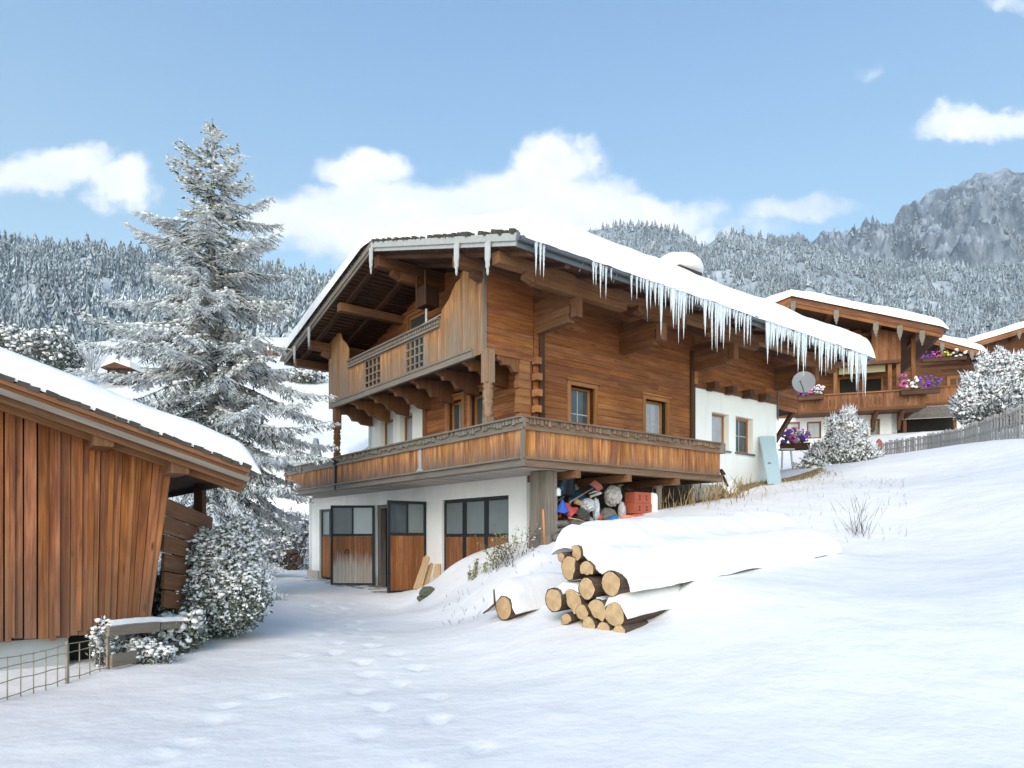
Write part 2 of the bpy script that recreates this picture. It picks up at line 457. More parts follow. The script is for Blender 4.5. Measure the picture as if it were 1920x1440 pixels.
# ------------------------------------------------------------------ ground
def uvk(*a): return [tuple(at(*q)) for q in a]
cp = uvk((960, 1440, 4.6), (300, 1440, 4.6), (0, 1440, 4.6), (1500, 1440, 4.4), (1920, 1440, 4.2),
         (600, 1250, 8.1), (600, 1130, 15.9), (540, 1085, 24.4), (760, 1150, 13.7), (900, 1250, 8.0), (700, 1115, 18.0), (640, 1100, 20.9),
         (200, 1258, 7.7), (0, 1312, 6.4), (100, 1290, 7.0), (380, 1205, 9.6), (480, 1170, 11.0), (330, 1230, 8.8),
         (930, 1178, 9.5), (1060, 1175, 8.9), (1130, 1192, 8.2), (1250, 1150, 8.7),   (1000, 1270, 7.2),
         (1700, 1100, 9), (1920, 1100, 8), (1920, 1250, 5.8), (1700, 1250, 6.0), (1920, 950, 13), (1700, 980, 14), (1920, 880, 17), (1700, 900, 20),
         (1550, 905, 20), (1920, 822, 22), (1660, 850, 31), (1500, 880, 24), (1350, 937, 17.3), (1300, 962, 15.2), (1240, 978, 14.2), (1040, 1036, 13.4),
         (990, 1048, 13.5), (900, 1062, 15.2), (835, 1070, 16.4), (786, 1126, 16.2), (800, 1140, 14.6), (900, 1150, 12.6), (880, 1105, 14.2), (1000, 1095, 11.8), (1180, 1010, 12.6),
         (1600, 818, 36), (1760, 815, 38), (1920, 795, 33), (1700, 790, 60), (1920, 760, 60), (1300, 900, 60), (1000, 900, 60), (600, 850, 60), (450, 840, 62),
         (620, 700, 112), (450, 700, 118), (300, 700, 120), (0, 665, 115), (480, 660, 175), (640, 640, 200), (0, 640, 250), (300, 640, 250), (1000, 780, 150), (1350, 790, 150), (1700, 715, 150), (1920, 690, 150), (1200, 700, 260), (1900, 600, 260), (1600, 640, 260))
cp += [tuple(H.P(9.4, t, -1.545)) for t in (16.6, 18.5, 21, 24)] + [tuple(H.P(11.5, t, -1.6)) for t in (17, 20, 24)] + [tuple(H.P(8, t, -1.55)) for t in (17.5, 20)]
cp += [tuple(H.P(s, 11.7, z)) for s, z in ((16.2, .98), (17.7, 1.42), (19.6, 1.68))]
cp += [(-8, 15, -1.5), (-11, 22, -1.4), (-9, 11, -1.5), (-12, 30, -1.1), (-5, 32, -1.0), (-10, -10, -1.9), (10, -10, -1.5), (0, -15, -2.0), (-20, 0, -1.9), (20, 0, -.6), (-20, 12, -1.6), (-28, 28, -.3), (16, 6, .3), (25, 10, 1.6),
       (35, 22, 4.2), (45, 42, 8), (-45, 45, 3), (-30, -30, -2.5), (30, -30, -2), (60, 0, 1), (-60, 0, -2), (0, 2, -1.57), (-3, 3, -1.6), (3, 2, -1.5), (-120, 60, 6), (120, 60, 10), (-180, 150, 30), (180, 150, 38)]
_lc = at(1150, 1094, 8.3)
cp += [(_lc.x + .735 * a + .665 * .27, _lc.y + .665 * a - .735 * .27, _lc.z - .205 + .098 * min(a, 2.2) + .062 * max(0, a - 2.2)) for a in (1.3, 2.2, 3.1, 4.0, 4.9, 5.8, 6.4)]
cp = np.array(cp)
def _phi(r2): return np.where(r2 > 0, .5 * r2 * np.log(np.maximum(r2, 1e-9)), 0)
_xy = cp[:, :2] / 30.0; _n = len(cp)
_A = np.zeros((_n + 3, _n + 3)); _d2 = ((_xy[:, None] - _xy[None]) ** 2).sum(-1)
_A[:_n, :_n] = _phi(_d2) + np.eye(_n) * 1e-5; _A[:_n, _n:] = np.c_[np.ones(_n), _xy]; _A[_n:, :_n] = _A[:_n, _n:].T
_w = np.linalg.solve(_A, np.r_[cp[:, 2], 0, 0, 0])
def tz(x, y):
    x = np.atleast_1d(np.asarray(x, float)); y = np.atleast_1d(np.asarray(y, float)); sh = x.shape
    q = np.c_[x.ravel(), y.ravel()] / 30.0; z = np.zeros(len(q))
    for i in range(0, len(q), 20000):
        p = q[i:i + 20000]; z[i:i + 20000] = _phi(((p[:, None] - _xy[None]) ** 2).sum(-1)) @ _w[:_n] + _w[_n] + p @ _w[_n + 1:]
    return z.reshape(sh)
def gz(x, y): return float(tz(x, y)[0])
def snow_z(x, y):
    """ground with drifts, tracks"""
    z = tz(x, y)
    z = z + .05 * fbm(x * .35, y * .35, 3, 3) + .016 * fbm(x * 1.6, y * 1.6, 3, 5)
    return z
def steps(a, b, f):
    r = [a]
    while r[-1] < b: r.append(r[-1] + f(r[-1]))
    return np.array(r)
gx = steps(-150, 150, lambda x: .085 if -5 < x < 6.5 else (.16 if -13 < x < 14 else min(6, .2 + .1 * max(0, abs(x) - 12))))
gy = steps(-40, 300, lambda y: .085 if 3 < y < 17 else (.16 if 17 <= y < 30 else (min(4, .3 + .12 * (3 - y)) if y < 3 else min(6, .2 + .06 * (y - 30)))))
XX, YY = np.meshgrid(gx, gy)
ZZ = snow_z(XX, YY)
def dent(cx, cy, ang, a, b, dep):
    dx = XX - cx; dy = YY - cy; m_ = (abs(dx) < 1) & (abs(dy) < 1)
    u = dx[m_] * math.cos(ang) + dy[m_] * math.sin(ang); v = -dx[m_] * math.sin(ang) + dy[m_] * math.cos(ang)
    q = (u / a) ** 2 + (v / b) ** 2
    ZZ[m_] += -dep * np.exp(-q ** 2) + dep * .35 * np.exp(-((np.sqrt(q) - 1.35) / .3) ** 2)
trail = [(640, 1108, 19), (655, 1150, 13.8), (690, 1200, 10.2), (760, 1250, 8.1), (800, 1300, 6.75), (880, 1400, 5.05), (960, 1500, 4.0)]
tp = [at(*q) for q in trail]
for off, ph in ((0, 0), (.55, .3)):
    for i in range(len(tp) - 1):
        a, b = tp[i], tp[i + 1]; dv = (b - a); L = dv.length; n_ = max(1, int(L / .62)); sdv = Vector((dv.y, -dv.x, 0)).normalized()
        for j in range(n_):
            p = a + dv * ((j + ph) / n_) + sdv * ((.11 if j % 2 else -.11) + off + U(-.06, .06))
            dent(p.x, p.y, math.atan2(dv.y, dv.x) + U(-.2, .2), .17, .085, U(.03, .05))
for x0, w_ in ((-.85, .2), (.65, .2)):     # old wheel tracks under the fresh snow
    for i in range(len(gy)):
        pass
for (u, v, k) in ((300, 1395, 4.9), (350, 1370, 5.2), (400, 1330, 5.9), (500, 1290, 6.8), (560, 1220, 8.9), (420, 1310, 6.4)):
    p = at(u, v, k); dent(p.x, p.y, U(0, 3), .18, .10, .03)
NX, NY = len(gx), len(gy)
idx = np.arange(NX * NY).reshape(NY, NX)
Fq = np.stack([idx[:-1, :-1], idx[:-1, 1:], idx[1:, 1:], idx[1:, :-1]], -1).reshape(-1, 4)
build_np('snow_ground', np.c_[XX.ravel(), YY.ravel(), ZZ.ravel()], Fq, SNOW, smooth=True, loc=(0, 0, 0), kind='structure')

# ------------------------------------------------------------------ mountains
m = M('mountain'); p = m.geo().outputs['Position']; nz = m.n('SeparateXYZ', {0: m.geo().outputs['Normal']}).outputs[2]
n1 = m.noise(p, .006, 8, .62); n2 = m.noise(m.scale(p, (1, 1, .35)), .03, 8, .65)
n4 = m.noise(m.scale(p, (1, 1, .25)), .012, 9, .72); rock = m.mix(m.mapr(n4, .36, .64), (.07, .086, .115), (.36, .39, .44)); sn = m.mapr(m.ma('ADD', nz, m.ma('MULTIPLY', m.ma('SUBTRACT', n4, .5), 2.6)), .62, 1.0, 0, .85)  # rock tones made bluer and lighter to carry painted distance haze
m.set(color=m.mix(sn, rock, (.5, .53, .58)), rough=.9, spec=.1); m.bump(m.ma('ADD', n2, n1), .8, 12)
ROCK = m.m
m = M('snowy_slope'); p = m.geo().outputs['Position']; n1 = m.noise(p, .012, 6, .6)
m.set(color=m.mix(m.mapr(n1, .35, .66), (.22, .26, .30), (.52, .56, .61)), rough=.9, spec=.1)
SLOPE = m.m

def hill(name, us, v0s, vs, k0, k1, rough, mat, nu=120, nw=60, pw=1.0, back=True, seed=0, scale=.01, jag=0, ridged=False):
    uu = np.linspace(us[0], us[-1], nu); vt = np.interp(uu, us, vs)
    vb = np.interp(uu, us, v0s) if hasattr(v0s, '__len__') else np.full(nu, float(v0s))
    kk1 = np.interp(uu, us, k1) if hasattr(k1, '__len__') else np.full(nu, float(k1))
    ww = np.linspace(0, 1, nw)
    vt = vt + jag * (fbm(uu * .035, uu * 0 + seed, 5, seed) * 1.6 - abs(fbm(uu * .012, uu * 0 + 2, 3, seed + 2)))
    k = k0 * (kk1[None] / k0) ** ww[:, None]
    v = vb[None] + (vt - vb)[None] * (ww[:, None] ** pw)
    X = (uu[None] - 960) / FPX * k; Y = k; Z = (HY - v) / FPX * k
    nn_ = fbm(X * scale, Y * scale, 6, seed)
    if ridged: nn_ = .5 - 1.6 * abs(nn_) + .25 * fbm(X * scale * 6, Y * scale * 6, 4, seed + 4)
    Z = Z + rough * nn_ * np.sin(np.pi * np.clip(ww, 0, 1))[:, None] ** .7
    if back:
        X = np.r_[X, X[-1:] * 1.25]; Y = np.r_[Y, Y[-1:] * 1.25]; Z = np.r_[Z, Z[-1:] * .6]
        X = np.r_[X, X[-1:] * 1.2]; Y = np.r_[Y, Y[-1:] * 1.2]; Z = np.r_[Z, Z[-1:] * 0]
    n0 = X.shape[0]
    ix = np.arange(n0 * nu).reshape(n0, nu)
    Fq = np.stack([ix[:-1, :-1], ix[:-1, 1:], ix[1:, 1:], ix[1:, :-1]], -1).reshape(-1, 4)
    build_np(name, np.c_[X.ravel(), Y.ravel(), Z.ravel()], Fq, mat, smooth=True, loc=(0, 0, 0), kind='structure')
    return X[:nw], Y[:nw], Z[:nw], uu

HL = hill('left_hillside', [-900, -300, 0, 100, 200, 300, 480, 560, 620, 760, 900], 655, [430, 440, 452, 464, 470, 480, 505, 516, 525, 545, 580], 470, 1050, 40, SLOPE, seed=2)
HR = hill('right_hillside', [800, 1000, 1080, 1110, 1150, 1185, 1225, 1260, 1300, 1318, 1345, 1380, 1440, 1500, 1560, 1620, 1700, 1780, 1860, 1920, 2100, 2500],
          [760] * 22, [520, 470, 447, 434, 429, 430, 424, 438, 456, 466, 446, 440, 448, 460, 474, 488, 496, 500, 502, 500, 500, 500], 620, 1650, 60, SLOPE, nu=240, nw=70, seed=5, jag=5)
HM = hill('rocky_mountain', [1350, 1500, 1560, 1590, 1620, 1650, 1675, 1690, 1720, 1752, 1790, 1830, 1862, 1885, 1920, 1980, 2100, 2400, 2700],
          [640] * 19, [490, 462, 452, 442, 434, 428, 424, 398, 388, 364, 350, 337, 329, 327, 326, 322, 318, 380, 460], 1500, 3300, 300, ROCK, nu=420, nw=170, pw=.9, seed=9, scale=.0035, jag=11, ridged=True)
FROST_FAR = frost_leaf('frosted_forest', (.095, .12, .14), (.72, .79, .86))

def conifer(hf, seed, tiers=7, n=5):
    """unit conifer (height 1): ragged tiers of downward-hanging triangular boughs"""
    r = random.Random(seed); V = []; Fc = []; C = []
    for i in range(tiers):
        z0 = .08 + .86 * i / tiers; z1 = min(1.0, z0 + .36 * (1 - i / tiers) + .1); rr = .165 * (1 - i / tiers) ** .85 + .02
        off = r.uniform(0, 6.28); tone = r.uniform(0, 1)
        for j in range(n):
            a0 = off + 6.283 * (j - .42) / n; a1 = off + 6.283 * (j + .42) / n; am = off + 6.283 * j / n
            q = rr * r.uniform(.65, 1.2); b = len(V)
            V += [(q * .75 * math.cos(a0), q * .75 * math.sin(a0), z0 + r.uniform(.0, .05)), (q * .75 * math.cos(a1), q * .75 * math.sin(a1), z0 + r.uniform(.0, .05)), (q * 1.15 * math.cos(am), q * 1.15 * math.sin(am), z0 - .03), (0, 0, z1)]
            fr = r.random() < hf
            Fc += [(b, b + 2, b + 3), (b + 2, b + 1, b + 3)]
            for _ in range(2): C.append((1.0 * min(1, max(0, r.gauss(.8, .25))) if fr else max(0, r.gauss(.12, .12)), r.random(), 0))
    return np.array(V), np.array(Fc), np.array(C)
def forest(name, hl, n, hmin, hmax, label, wpow=.8, frost=.55, urange=None, skip=None, wmax=1.0, seed=1, wmin=0.0):
    X, Y, Z, uu = hl; nw, nu = X.shape; g = np.random.default_rng(seed)
    T = [conifer(frost, seed * 50 + i) for i in range(7)]
    a = wmin + (wmax - wmin) * g.random(n) ** wpow; lo, hi = (0, 1) if urange is None else ((urange[0] - uu[0]) / (uu[-1] - uu[0]), (urange[1] - uu[0]) / (uu[-1] - uu[0]))
    b = lo + (hi - lo) * g.random(n)
    wi = a * (nw - 1); ui = b * (nu - 1); w0 = np.clip(wi.astype(int), 0, nw - 2); u0 = np.clip(ui.astype(int), 0, nu - 2); fw = wi - w0; fu = ui - u0
    def lerp(A): return (A[w0, u0] * (1 - fw) * (1 - fu) + A[w0 + 1, u0] * fw * (1 - fu) + A[w0, u0 + 1] * (1 - fw) * fu + A[w0 + 1, u0 + 1] * fw * fu)
    x, y, z = lerp(X), lerp(Y), lerp(Z)
    keep = np.ones(n, bool) if skip is None else ~skip(x, y, z, a, g)
    Vs, Fs, Cs = [], [], []; base = 0; pat = .82 + .55 * fbm(x * .012, y * .012, 3, seed + 6)
    for i in np.nonzero(keep)[0]:
        V, Fc, C = T[g.integers(7)]
        h = g.uniform(hmin, hmax) * (.55 + .75 * g.random() ** 1.5); th = g.uniform(0, 6.28); wd = h * g.uniform(.85, 1.25)
        c, s_ = math.cos(th), math.sin(th)
        W = np.c_[(V[:, 0] * c - V[:, 1] * s_) * wd + x[i], (V[:, 0] * s_ + V[:, 1] * c) * wd + y[i], V[:, 2] * h + z[i] - 1]
        Vs.append(W); Fs.append(Fc + base); q = C.copy(); q[:, 0] = np.clip(q[:, 0] * g.uniform(.6, 1.15) * pat[i], 0, 1); Cs.append(q); base += len(V)
    build_np(name, np.concatenate(Vs), np.concatenate(Fs), FROST_FAR, cols=np.concatenate(Cs), loc=(0, 0, 0), label=label, cat='forest', kind='stuff')
def gaps(sc_, th, seed):
    return lambda x, y, z, a, g: (fbm(x * sc_, y * sc_, 3, seed) < th)
if not FAST_LAYOUT:
    forest('conifer_forest', HL, 7200, 15, 25, 'dense frosted conifer forest covering the hillside behind the tall spruce', .75, .66, (-600, 900), gaps(.012, -.52, 4), seed=1)
    forest('conifer_forest', HR, 14000, 15, 25, 'dense frosted conifer forest on the slopes behind the chalet roofs', .7, .68, (900, 2300), gaps(.008, -.5, 8), seed=2)
    forest('conifer_forest', HM, 5200, 18, 30, 'thin high forest climbing the foot of the rocky mountain', .9, .45, (1450, 2100), gaps(.0022, -.12, 3), .72, seed=3)
# ------------------------------------------------------------------ building helpers
def plate(mb, F, plane, const, a0, a1, z0, z1, holes, depth, mi=0):
    """rendered wall with real openings and reveals"""
    P = (lambda a, z, d=0: F.P(const + d, a, z)) if plane == 'S' else (lambda a, z, d=0: F.P(a, const + d, z))
    A = sorted({a0, a1, *[x for h in holes for x in h[:2] if a0 < x < a1]}); Z = sorted({z0, z1, *[x for h in holes for x in h[2:] if z0 < x < z1]})
    for i in range(len(A) - 1):
        for j in range(len(Z) - 1):
            ca, cz = (A[i] + A[i + 1]) / 2, (Z[j] + Z[j + 1]) / 2
            if any(h[0] < ca < h[1] and h[2] < cz < h[3] for h in holes): continue
            for d in (0, depth):
                mb.quad([P(A[i], Z[j], d), P(A[i + 1], Z[j], d), P(A[i + 1], Z[j + 1], d), P(A[i], Z[j + 1], d)], mi=mi)
    for h in holes:
        b0, b1, y0, y1 = max(h[0], a0), min(h[1], a1), max(h[2], z0), min(h[3], z1)
        mb.quad([P(b0, y0), P(b0, y1), P(b0, y1, depth), P(b0, y0, depth)], mi=mi)
        mb.quad([P(b1, y0), P(b1, y1), P(b1, y1, depth), P(b1, y0, depth)], mi=mi)
        mb.quad([P(b0, y1), P(b1, y1), P(b1, y1, depth), P(b0, y1, depth)], mi=mi)
        if h[2] > z0 + .01: mb.quad([P(b0, y0), P(b1, y0), P(b1, y0, depth), P(b0, y0, depth)], mi=mi)
    for (q, r_) in ((a0, z0), (a1, z0)):
        mb.quad([P(q, z0), P(q, z1), P(q, z1, depth), P(q, z0, depth)], mi=mi)
    mb.quad([P(a0, z1), P(a1, z1), P(a1, z1, depth), P(a0, z1, depth)], mi=mi)

def clad(mb, F, plane, const, a0, a1, z0, z1, holes=(), pitch=.15, th=.03, lim=None, mi=0, lmin=2.2, lmax=5.0, jit=.004):
    """horizontal boards standing on the outer side of a wall plane"""
    n = max(1, round((z1 - z0) / pitch)); p = (z1 - z0) / n
    for i in range(n):
        b0, b1 = z0 + i * p, z0 + (i + 1) * p - .006
        lo, hi = a0, a1
        if lim: lo, hi = lim((b0 + b1) / 2); lo = max(lo, a0); hi = min(hi, a1)
        if hi - lo < .05: continue
        spans = [(lo, hi)]
        for h in holes:
            if h[2] < b1 - .01 and h[3] > b0 + .01:
                ns = []
                for x, y in spans:
                    if h[0] >= y or h[1] <= x: ns.append((x, y)); continue
                    if h[0] > x: ns.append((x, h[0]))
                    if h[1] < y: ns.append((h[1], y))
                spans = ns
        for x, y in spans:
            q = x
            while q < y - .01:
                e = min(y, q + U(lmin, lmax))
                if y - e < .6: e = y
                t = th + U(-jit, jit)
                if plane == 'S': mb.fbox(F, (const - t, const + .01), (q, e - .003), (b0, b1), mi, axis=1)
                else: mb.fbox(F, (q, e - .003), (const - t, const + .01), (b0, b1), mi, axis=0)
                q = e

def vboards(mb, F, plane, const, a0, a1, zb, zt, wmin=.09, wmax=.14, th=.03, mi=0, gap=.004, skip=None, jit=.004, ragged=0):
    """vertical boards; zb and zt are numbers or functions of the running coordinate"""
    fb = zb if callable(zb) else (lambda a: zb); ft = zt if callable(zt) else (lambda a: zt)
    a = a0
    while a < a1 - .01:
        e = min(a1, a + U(wmin, wmax))
        if a1 - e < wmin * .5: e = a1
        x, y = a + gap / 2, e - gap / 2; t = th + U(-jit, jit); r = U(0, ragged)
        if not (skip and skip((x + y) / 2)):
            P = (lambda q, z, d: F.P(const + d, q, z)) if plane == 'S' else (lambda q, z, d: F.P(q, const + d, z))
            b1, b2, t1, t2 = fb(x) - r, fb(y) - r, ft(x), ft(y)
            if max(t1 - b1, t2 - b2) > .02:
                mb.hexa([P(x, b1, -t), P(y, b2, -t), P(y, b2, 0), P(x, b1, 0), P(x, t1, -t), P(y, t2, -t), P(y, t2, 0), P(x, t1, 0)], mi)
        a = e

def window(F, plane, const, a0, a1, z0, z1, parent, rec=.12, fw=.07, nv=1, nh=1, glass=None, wmat=None, casing=0, sill=None, name='window'):
    """frame, pane, glazing bars; optional casing boards proud of the wall"""
    f = MB()
    def bx(x0, x1, y0, y1, d0, d1, mb=f, mi=0):
        if plane == 'S': mb.fbox(F, (const + d0, const + d1), (x0, x1), (y0, y1), mi)
        else: mb.fbox(F, (x0, x1), (const + d0, const + d1), (y0, y1), mi)
    bx(a0, a0 + fw, z0, z1, rec, rec + .06); bx(a1 - fw, a1, z0, z1, rec, rec + .06)
    bx(a0 + fw, a1 - fw, z1 - fw, z1, rec + .001, rec + .061); bx(a0 + fw, a1 - fw, z0, z0 + fw, rec + .001, rec + .061)
    if casing:
        c = casing
        bx(a0 - c, a0, z0 - c, z1, -.055, rec + .02); bx(a1, a1 + c, z0 - c, z1, -.055, rec + .02)
        bx(a0 - c, a1 + c, z1, z1 + c, -.056, rec + .02); bx(a0 - c - .06, a1 + c + .06, z1 + c, z1 + c + .035, -.1, .0)
    fo = build(name, f, wmat or W_FRAME, parent)
    g = MB()
    P = (lambda a, z, d: F.P(const + d, a, z)) if plane == 'S' else (lambda a, z, d: F.P(a, const + d, z))
    g.quad([P(a0, z0, rec + .035), P(a1, z0, rec + .035), P(a1, z1, rec + .035), P(a0, z1, rec + .035)])
    build('pane', g, glass or G_CURT, fo)
    b = MB()
    for i in range(1, nv + 1):
        x = a0 + (a1 - a0) * i / (nv + 1); bx(x - .012, x + .012, z0 + fw, z1 - fw, rec + .022, rec + .034, b)
    for i in range(1, nh + 1):
        y = z0 + (z1 - z0) * i / (nh + 1); bx(a0 + fw, a1 - fw, y - .012, y + .012, rec + .021, rec + .0335, b)
    build('glazing_bars', b, GREYPAINT, fo)
    if sill:
        s_ = MB(); bx(a0 - .05, a1 + .05, z0 - .05, z0 - .003, -.06, rec, s_); build('sill', s_, sill, fo)
    return fo

def gable_roof(F, parent, s0, s1, eR, rd, eL, th=.2, soff=None, tiles=True, fascia=None, fh=.16, two=None):
    r = MB()
    pts = [eR, rd, eL]
    poly = [F.P(s0, t, z - th / 2) for t, z in pts] + [F.P(s0, t, z + th / 2) for t, z in pts[::-1]]
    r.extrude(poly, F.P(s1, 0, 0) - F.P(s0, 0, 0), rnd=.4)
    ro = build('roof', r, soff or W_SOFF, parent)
    if tiles:
        tl = MB()
        for a, b in ((eR, rd), (eL, rd)):
            L = math.hypot(b[0] - a[0], b[1] - a[1]); n = int(L / .13)
            for i in range(n):
                q0, q1 = i / n, (i + U(.6, .95)) / n
                p0 = (a[0] + (b[0] - a[0]) * q0, a[1] + (b[1] - a[1]) * q0 + th / 2 + .03); p1 = (a[0] + (b[0] - a[0]) * q1, a[1] + (b[1] - a[1]) * q1 + th / 2 + .03)
                if random.random() < .9: tl.bar(F.P(s0 + .13 + U(-.03, .03), *p0), F.P(s0 + .13 + U(-.03, .03), *p1), .36, U(.05, .10), rnd=random.random())
        build('tile_edge', tl, TILE, ro)
    if fascia:
        fb = MB()
        for i_, (a, b) in enumerate(((eR, rd), (eL, rd))):
            if two: fb = MB()
            fb.bar(F.P(s0 - .02, a[0], a[1] + th / 2 - fh * .45), F.P(s0 - .02, b[0], b[1] + th / 2 - fh * .45), .035, fh * .9)
            fb.bar(F.P(s0 + .012, a[0], a[1] + th / 2 - fh * 1.15), F.P(s0 + .012, b[0], b[1] + th / 2 - fh * 1.15), .035, fh * .62)
            if two: build('rake_board', fb, fascia if i_ == 0 else two, ro)
        if not two: build('rake_board', fb, fascia, ro)
    return ro

def roof_snow(F, s0, s1, eR, rd, eL, up, th, label, over=.06, seed=0, rs=.3, re=.34, ns=110, nq=90, group=None, front=(0, 0)):
    """thick settled snow lying over both slopes, rounded at every edge"""
    x = np.linspace(0, 1, ns); s = s0 + (s1 - s0) * (.5 - .5 * np.cos(np.pi * x)) * 1.0
    path = np.array([(eR[0] - over, eR[1] - .31 * over - up * .8), (eR[0] + .12, eR[1] + .03), rd, (eL[0] - .12, eL[1] + .03), (eL[0] + over, eL[1] - .26 * over - up * .8)])
    seg = np.r_[0, np.cumsum(np.hypot(*np.diff(path, axis=0).T))]; L = seg[-1]
    q = (.5 - .5 * np.cos(np.pi * np.linspace(0, 1, nq))) * L
    q = np.sort(np.r_[q, np.linspace(seg[2] - .5, seg[2] + .5, 9)])
    t = np.interp(q, seg, path[:, 0]); z = np.interp(q, seg, path[:, 1]) + up
    zr = z.copy()
    Sx, Q = np.meshgrid(s, q, indexing='ij')
    ft = np.interp(q, [0, seg[2] - .2, seg[2] + .3, L], [front[0], front[0], front[1], front[1]])
    Sx = Sx + ft[None] * np.clip(1 - (Sx - s0) / 3.0, 0, 1)
    def edge(d, r): y = np.clip(d / r, 0, 1); return np.sqrt(np.maximum(0, 1 - (1 - y) ** 2))
    n1 = fbm(Sx * .45, Q * .45, 3, seed); n2 = fbm(Sx * 2.2, Q * 2.2, 3, seed + 5)
    e = edge(np.minimum(Sx - s0 - ft[None], s1 - Sx), rs) * edge(np.minimum(Q, L - Q), re)
    ridge = np.exp(-((Q - seg[2]) / .8) ** 2) * .10
    T_ = np.repeat(t[None], ns, 0); Z_ = z[None] + (th * (1 + .22 * n1) + .03 * n2 - ridge) * e
    rag = .05 * fbm(Sx * 3.1, Q * 0 + 3, 3, seed + 9)
    T_ = T_ - rag * (Q < .02)
    e1, e2 = F.e1, F.e2
    X = Sx * e1[0] + T_ * e2[0]; Y = Sx * e1[1] + T_ * e2[1]
    n, m_ = X.shape; ix = np.arange(n * m_).reshape(n, m_)
    Fq = np.stack([ix[:-1, :-1], ix[1:, :-1], ix[1:, 1:], ix[:-1, 1:]], -1).reshape(-1, 4)
    return build_np('roof_snow', np.c_[X.ravel(), Y.ravel(), Z_.ravel()], Fq, SNOW, smooth=True, label=label, cat='snow', group=group)

# ------------------------------------------------------------------ main chalet
S0, TW, SB, TB = 9.67, 11.88, 8.35, 10.38
SF, SU = 9.80, 8.50                    # first-floor front wall, upper balcony front
TL = 20.03
EAVE_R, RIDGE, EAVE_L = (9.72, 5.39), (15.55, 7.20), (21.64, 5.61)
SR0, SR1 = 7.70, 21.25
def RZ(t): return (EAVE_R[1] + (RIDGE[1] - EAVE_R[1]) * (t - EAVE_R[0]) / (RIDGE[0] - EAVE_R[0]) if t < RIDGE[0] else RIDGE[1] + (EAVE_L[1] - RIDGE[1]) * (t - RIDGE[0]) / (EAVE_L[0] - RIDGE[0])) - .11
def lim_gable(z):
    lo = EAVE_R[0] + (z + .11 - EAVE_R[1]) / ((RIDGE[1] - EAVE_R[1]) / (RIDGE[0] - EAVE_R[0])); hi = RIDGE[0] + (z + .11 - RIDGE[1]) / ((EAVE_L[1] - RIDGE[1]) / (EAVE_L[0] - RIDGE[0]))
    return lo, hi
chalet = thing('chalet', 'large brown timber chalet with two balconies, white ground floor and icicles along its eave', 'house', H.P(9.8, 16, -1.55))
def part(name, mb, mats, parent=None, **k): return build(name, mb, mats, parent or chalet, **k)

# ground floor: garage front
ZT = 1.38
bays = [(12.54, 15.44), (16.26, 19.18), (20.75, 23.70)]
g = MB()
plate(g, H, 'S', S0, TW, 24.7, -1.75, ZT, [(a, b, -1.6, .95) for a, b in bays], .28)
plate(g, H, 'T', 24.69, S0, 19.8, -1.75, ZT, [], -.25)
part('garage_wall', g, WALLW)
pl = MB()
for a, b in ((23.72, 24.74), (19.22, 20.72), (15.48, 16.24)):
    pl = MB(); pl.fbox(H, (S0 - .05, S0 - .002), (a, b), (-1.8, -1.26)); part('plinth', pl, CONC)
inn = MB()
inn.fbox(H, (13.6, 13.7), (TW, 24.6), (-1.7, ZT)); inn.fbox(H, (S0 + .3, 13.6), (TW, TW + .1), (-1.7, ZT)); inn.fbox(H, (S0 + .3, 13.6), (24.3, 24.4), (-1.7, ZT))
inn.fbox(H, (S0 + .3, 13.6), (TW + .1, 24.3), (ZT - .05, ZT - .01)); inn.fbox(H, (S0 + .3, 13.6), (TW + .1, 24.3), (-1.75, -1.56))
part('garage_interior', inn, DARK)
# under the side balcony: rough back wall of the lean-to store
st_ = MB(); st_.fbox(H, (S0 + .29, 15.6), (TW - .02, TW - .004), (-1.7, ZT)); part('store_wall', st_, wood('store_boards', (.10, .065, .045), (.035, .022, .016), gamt=.4, grey=(.08, .07, .065)))

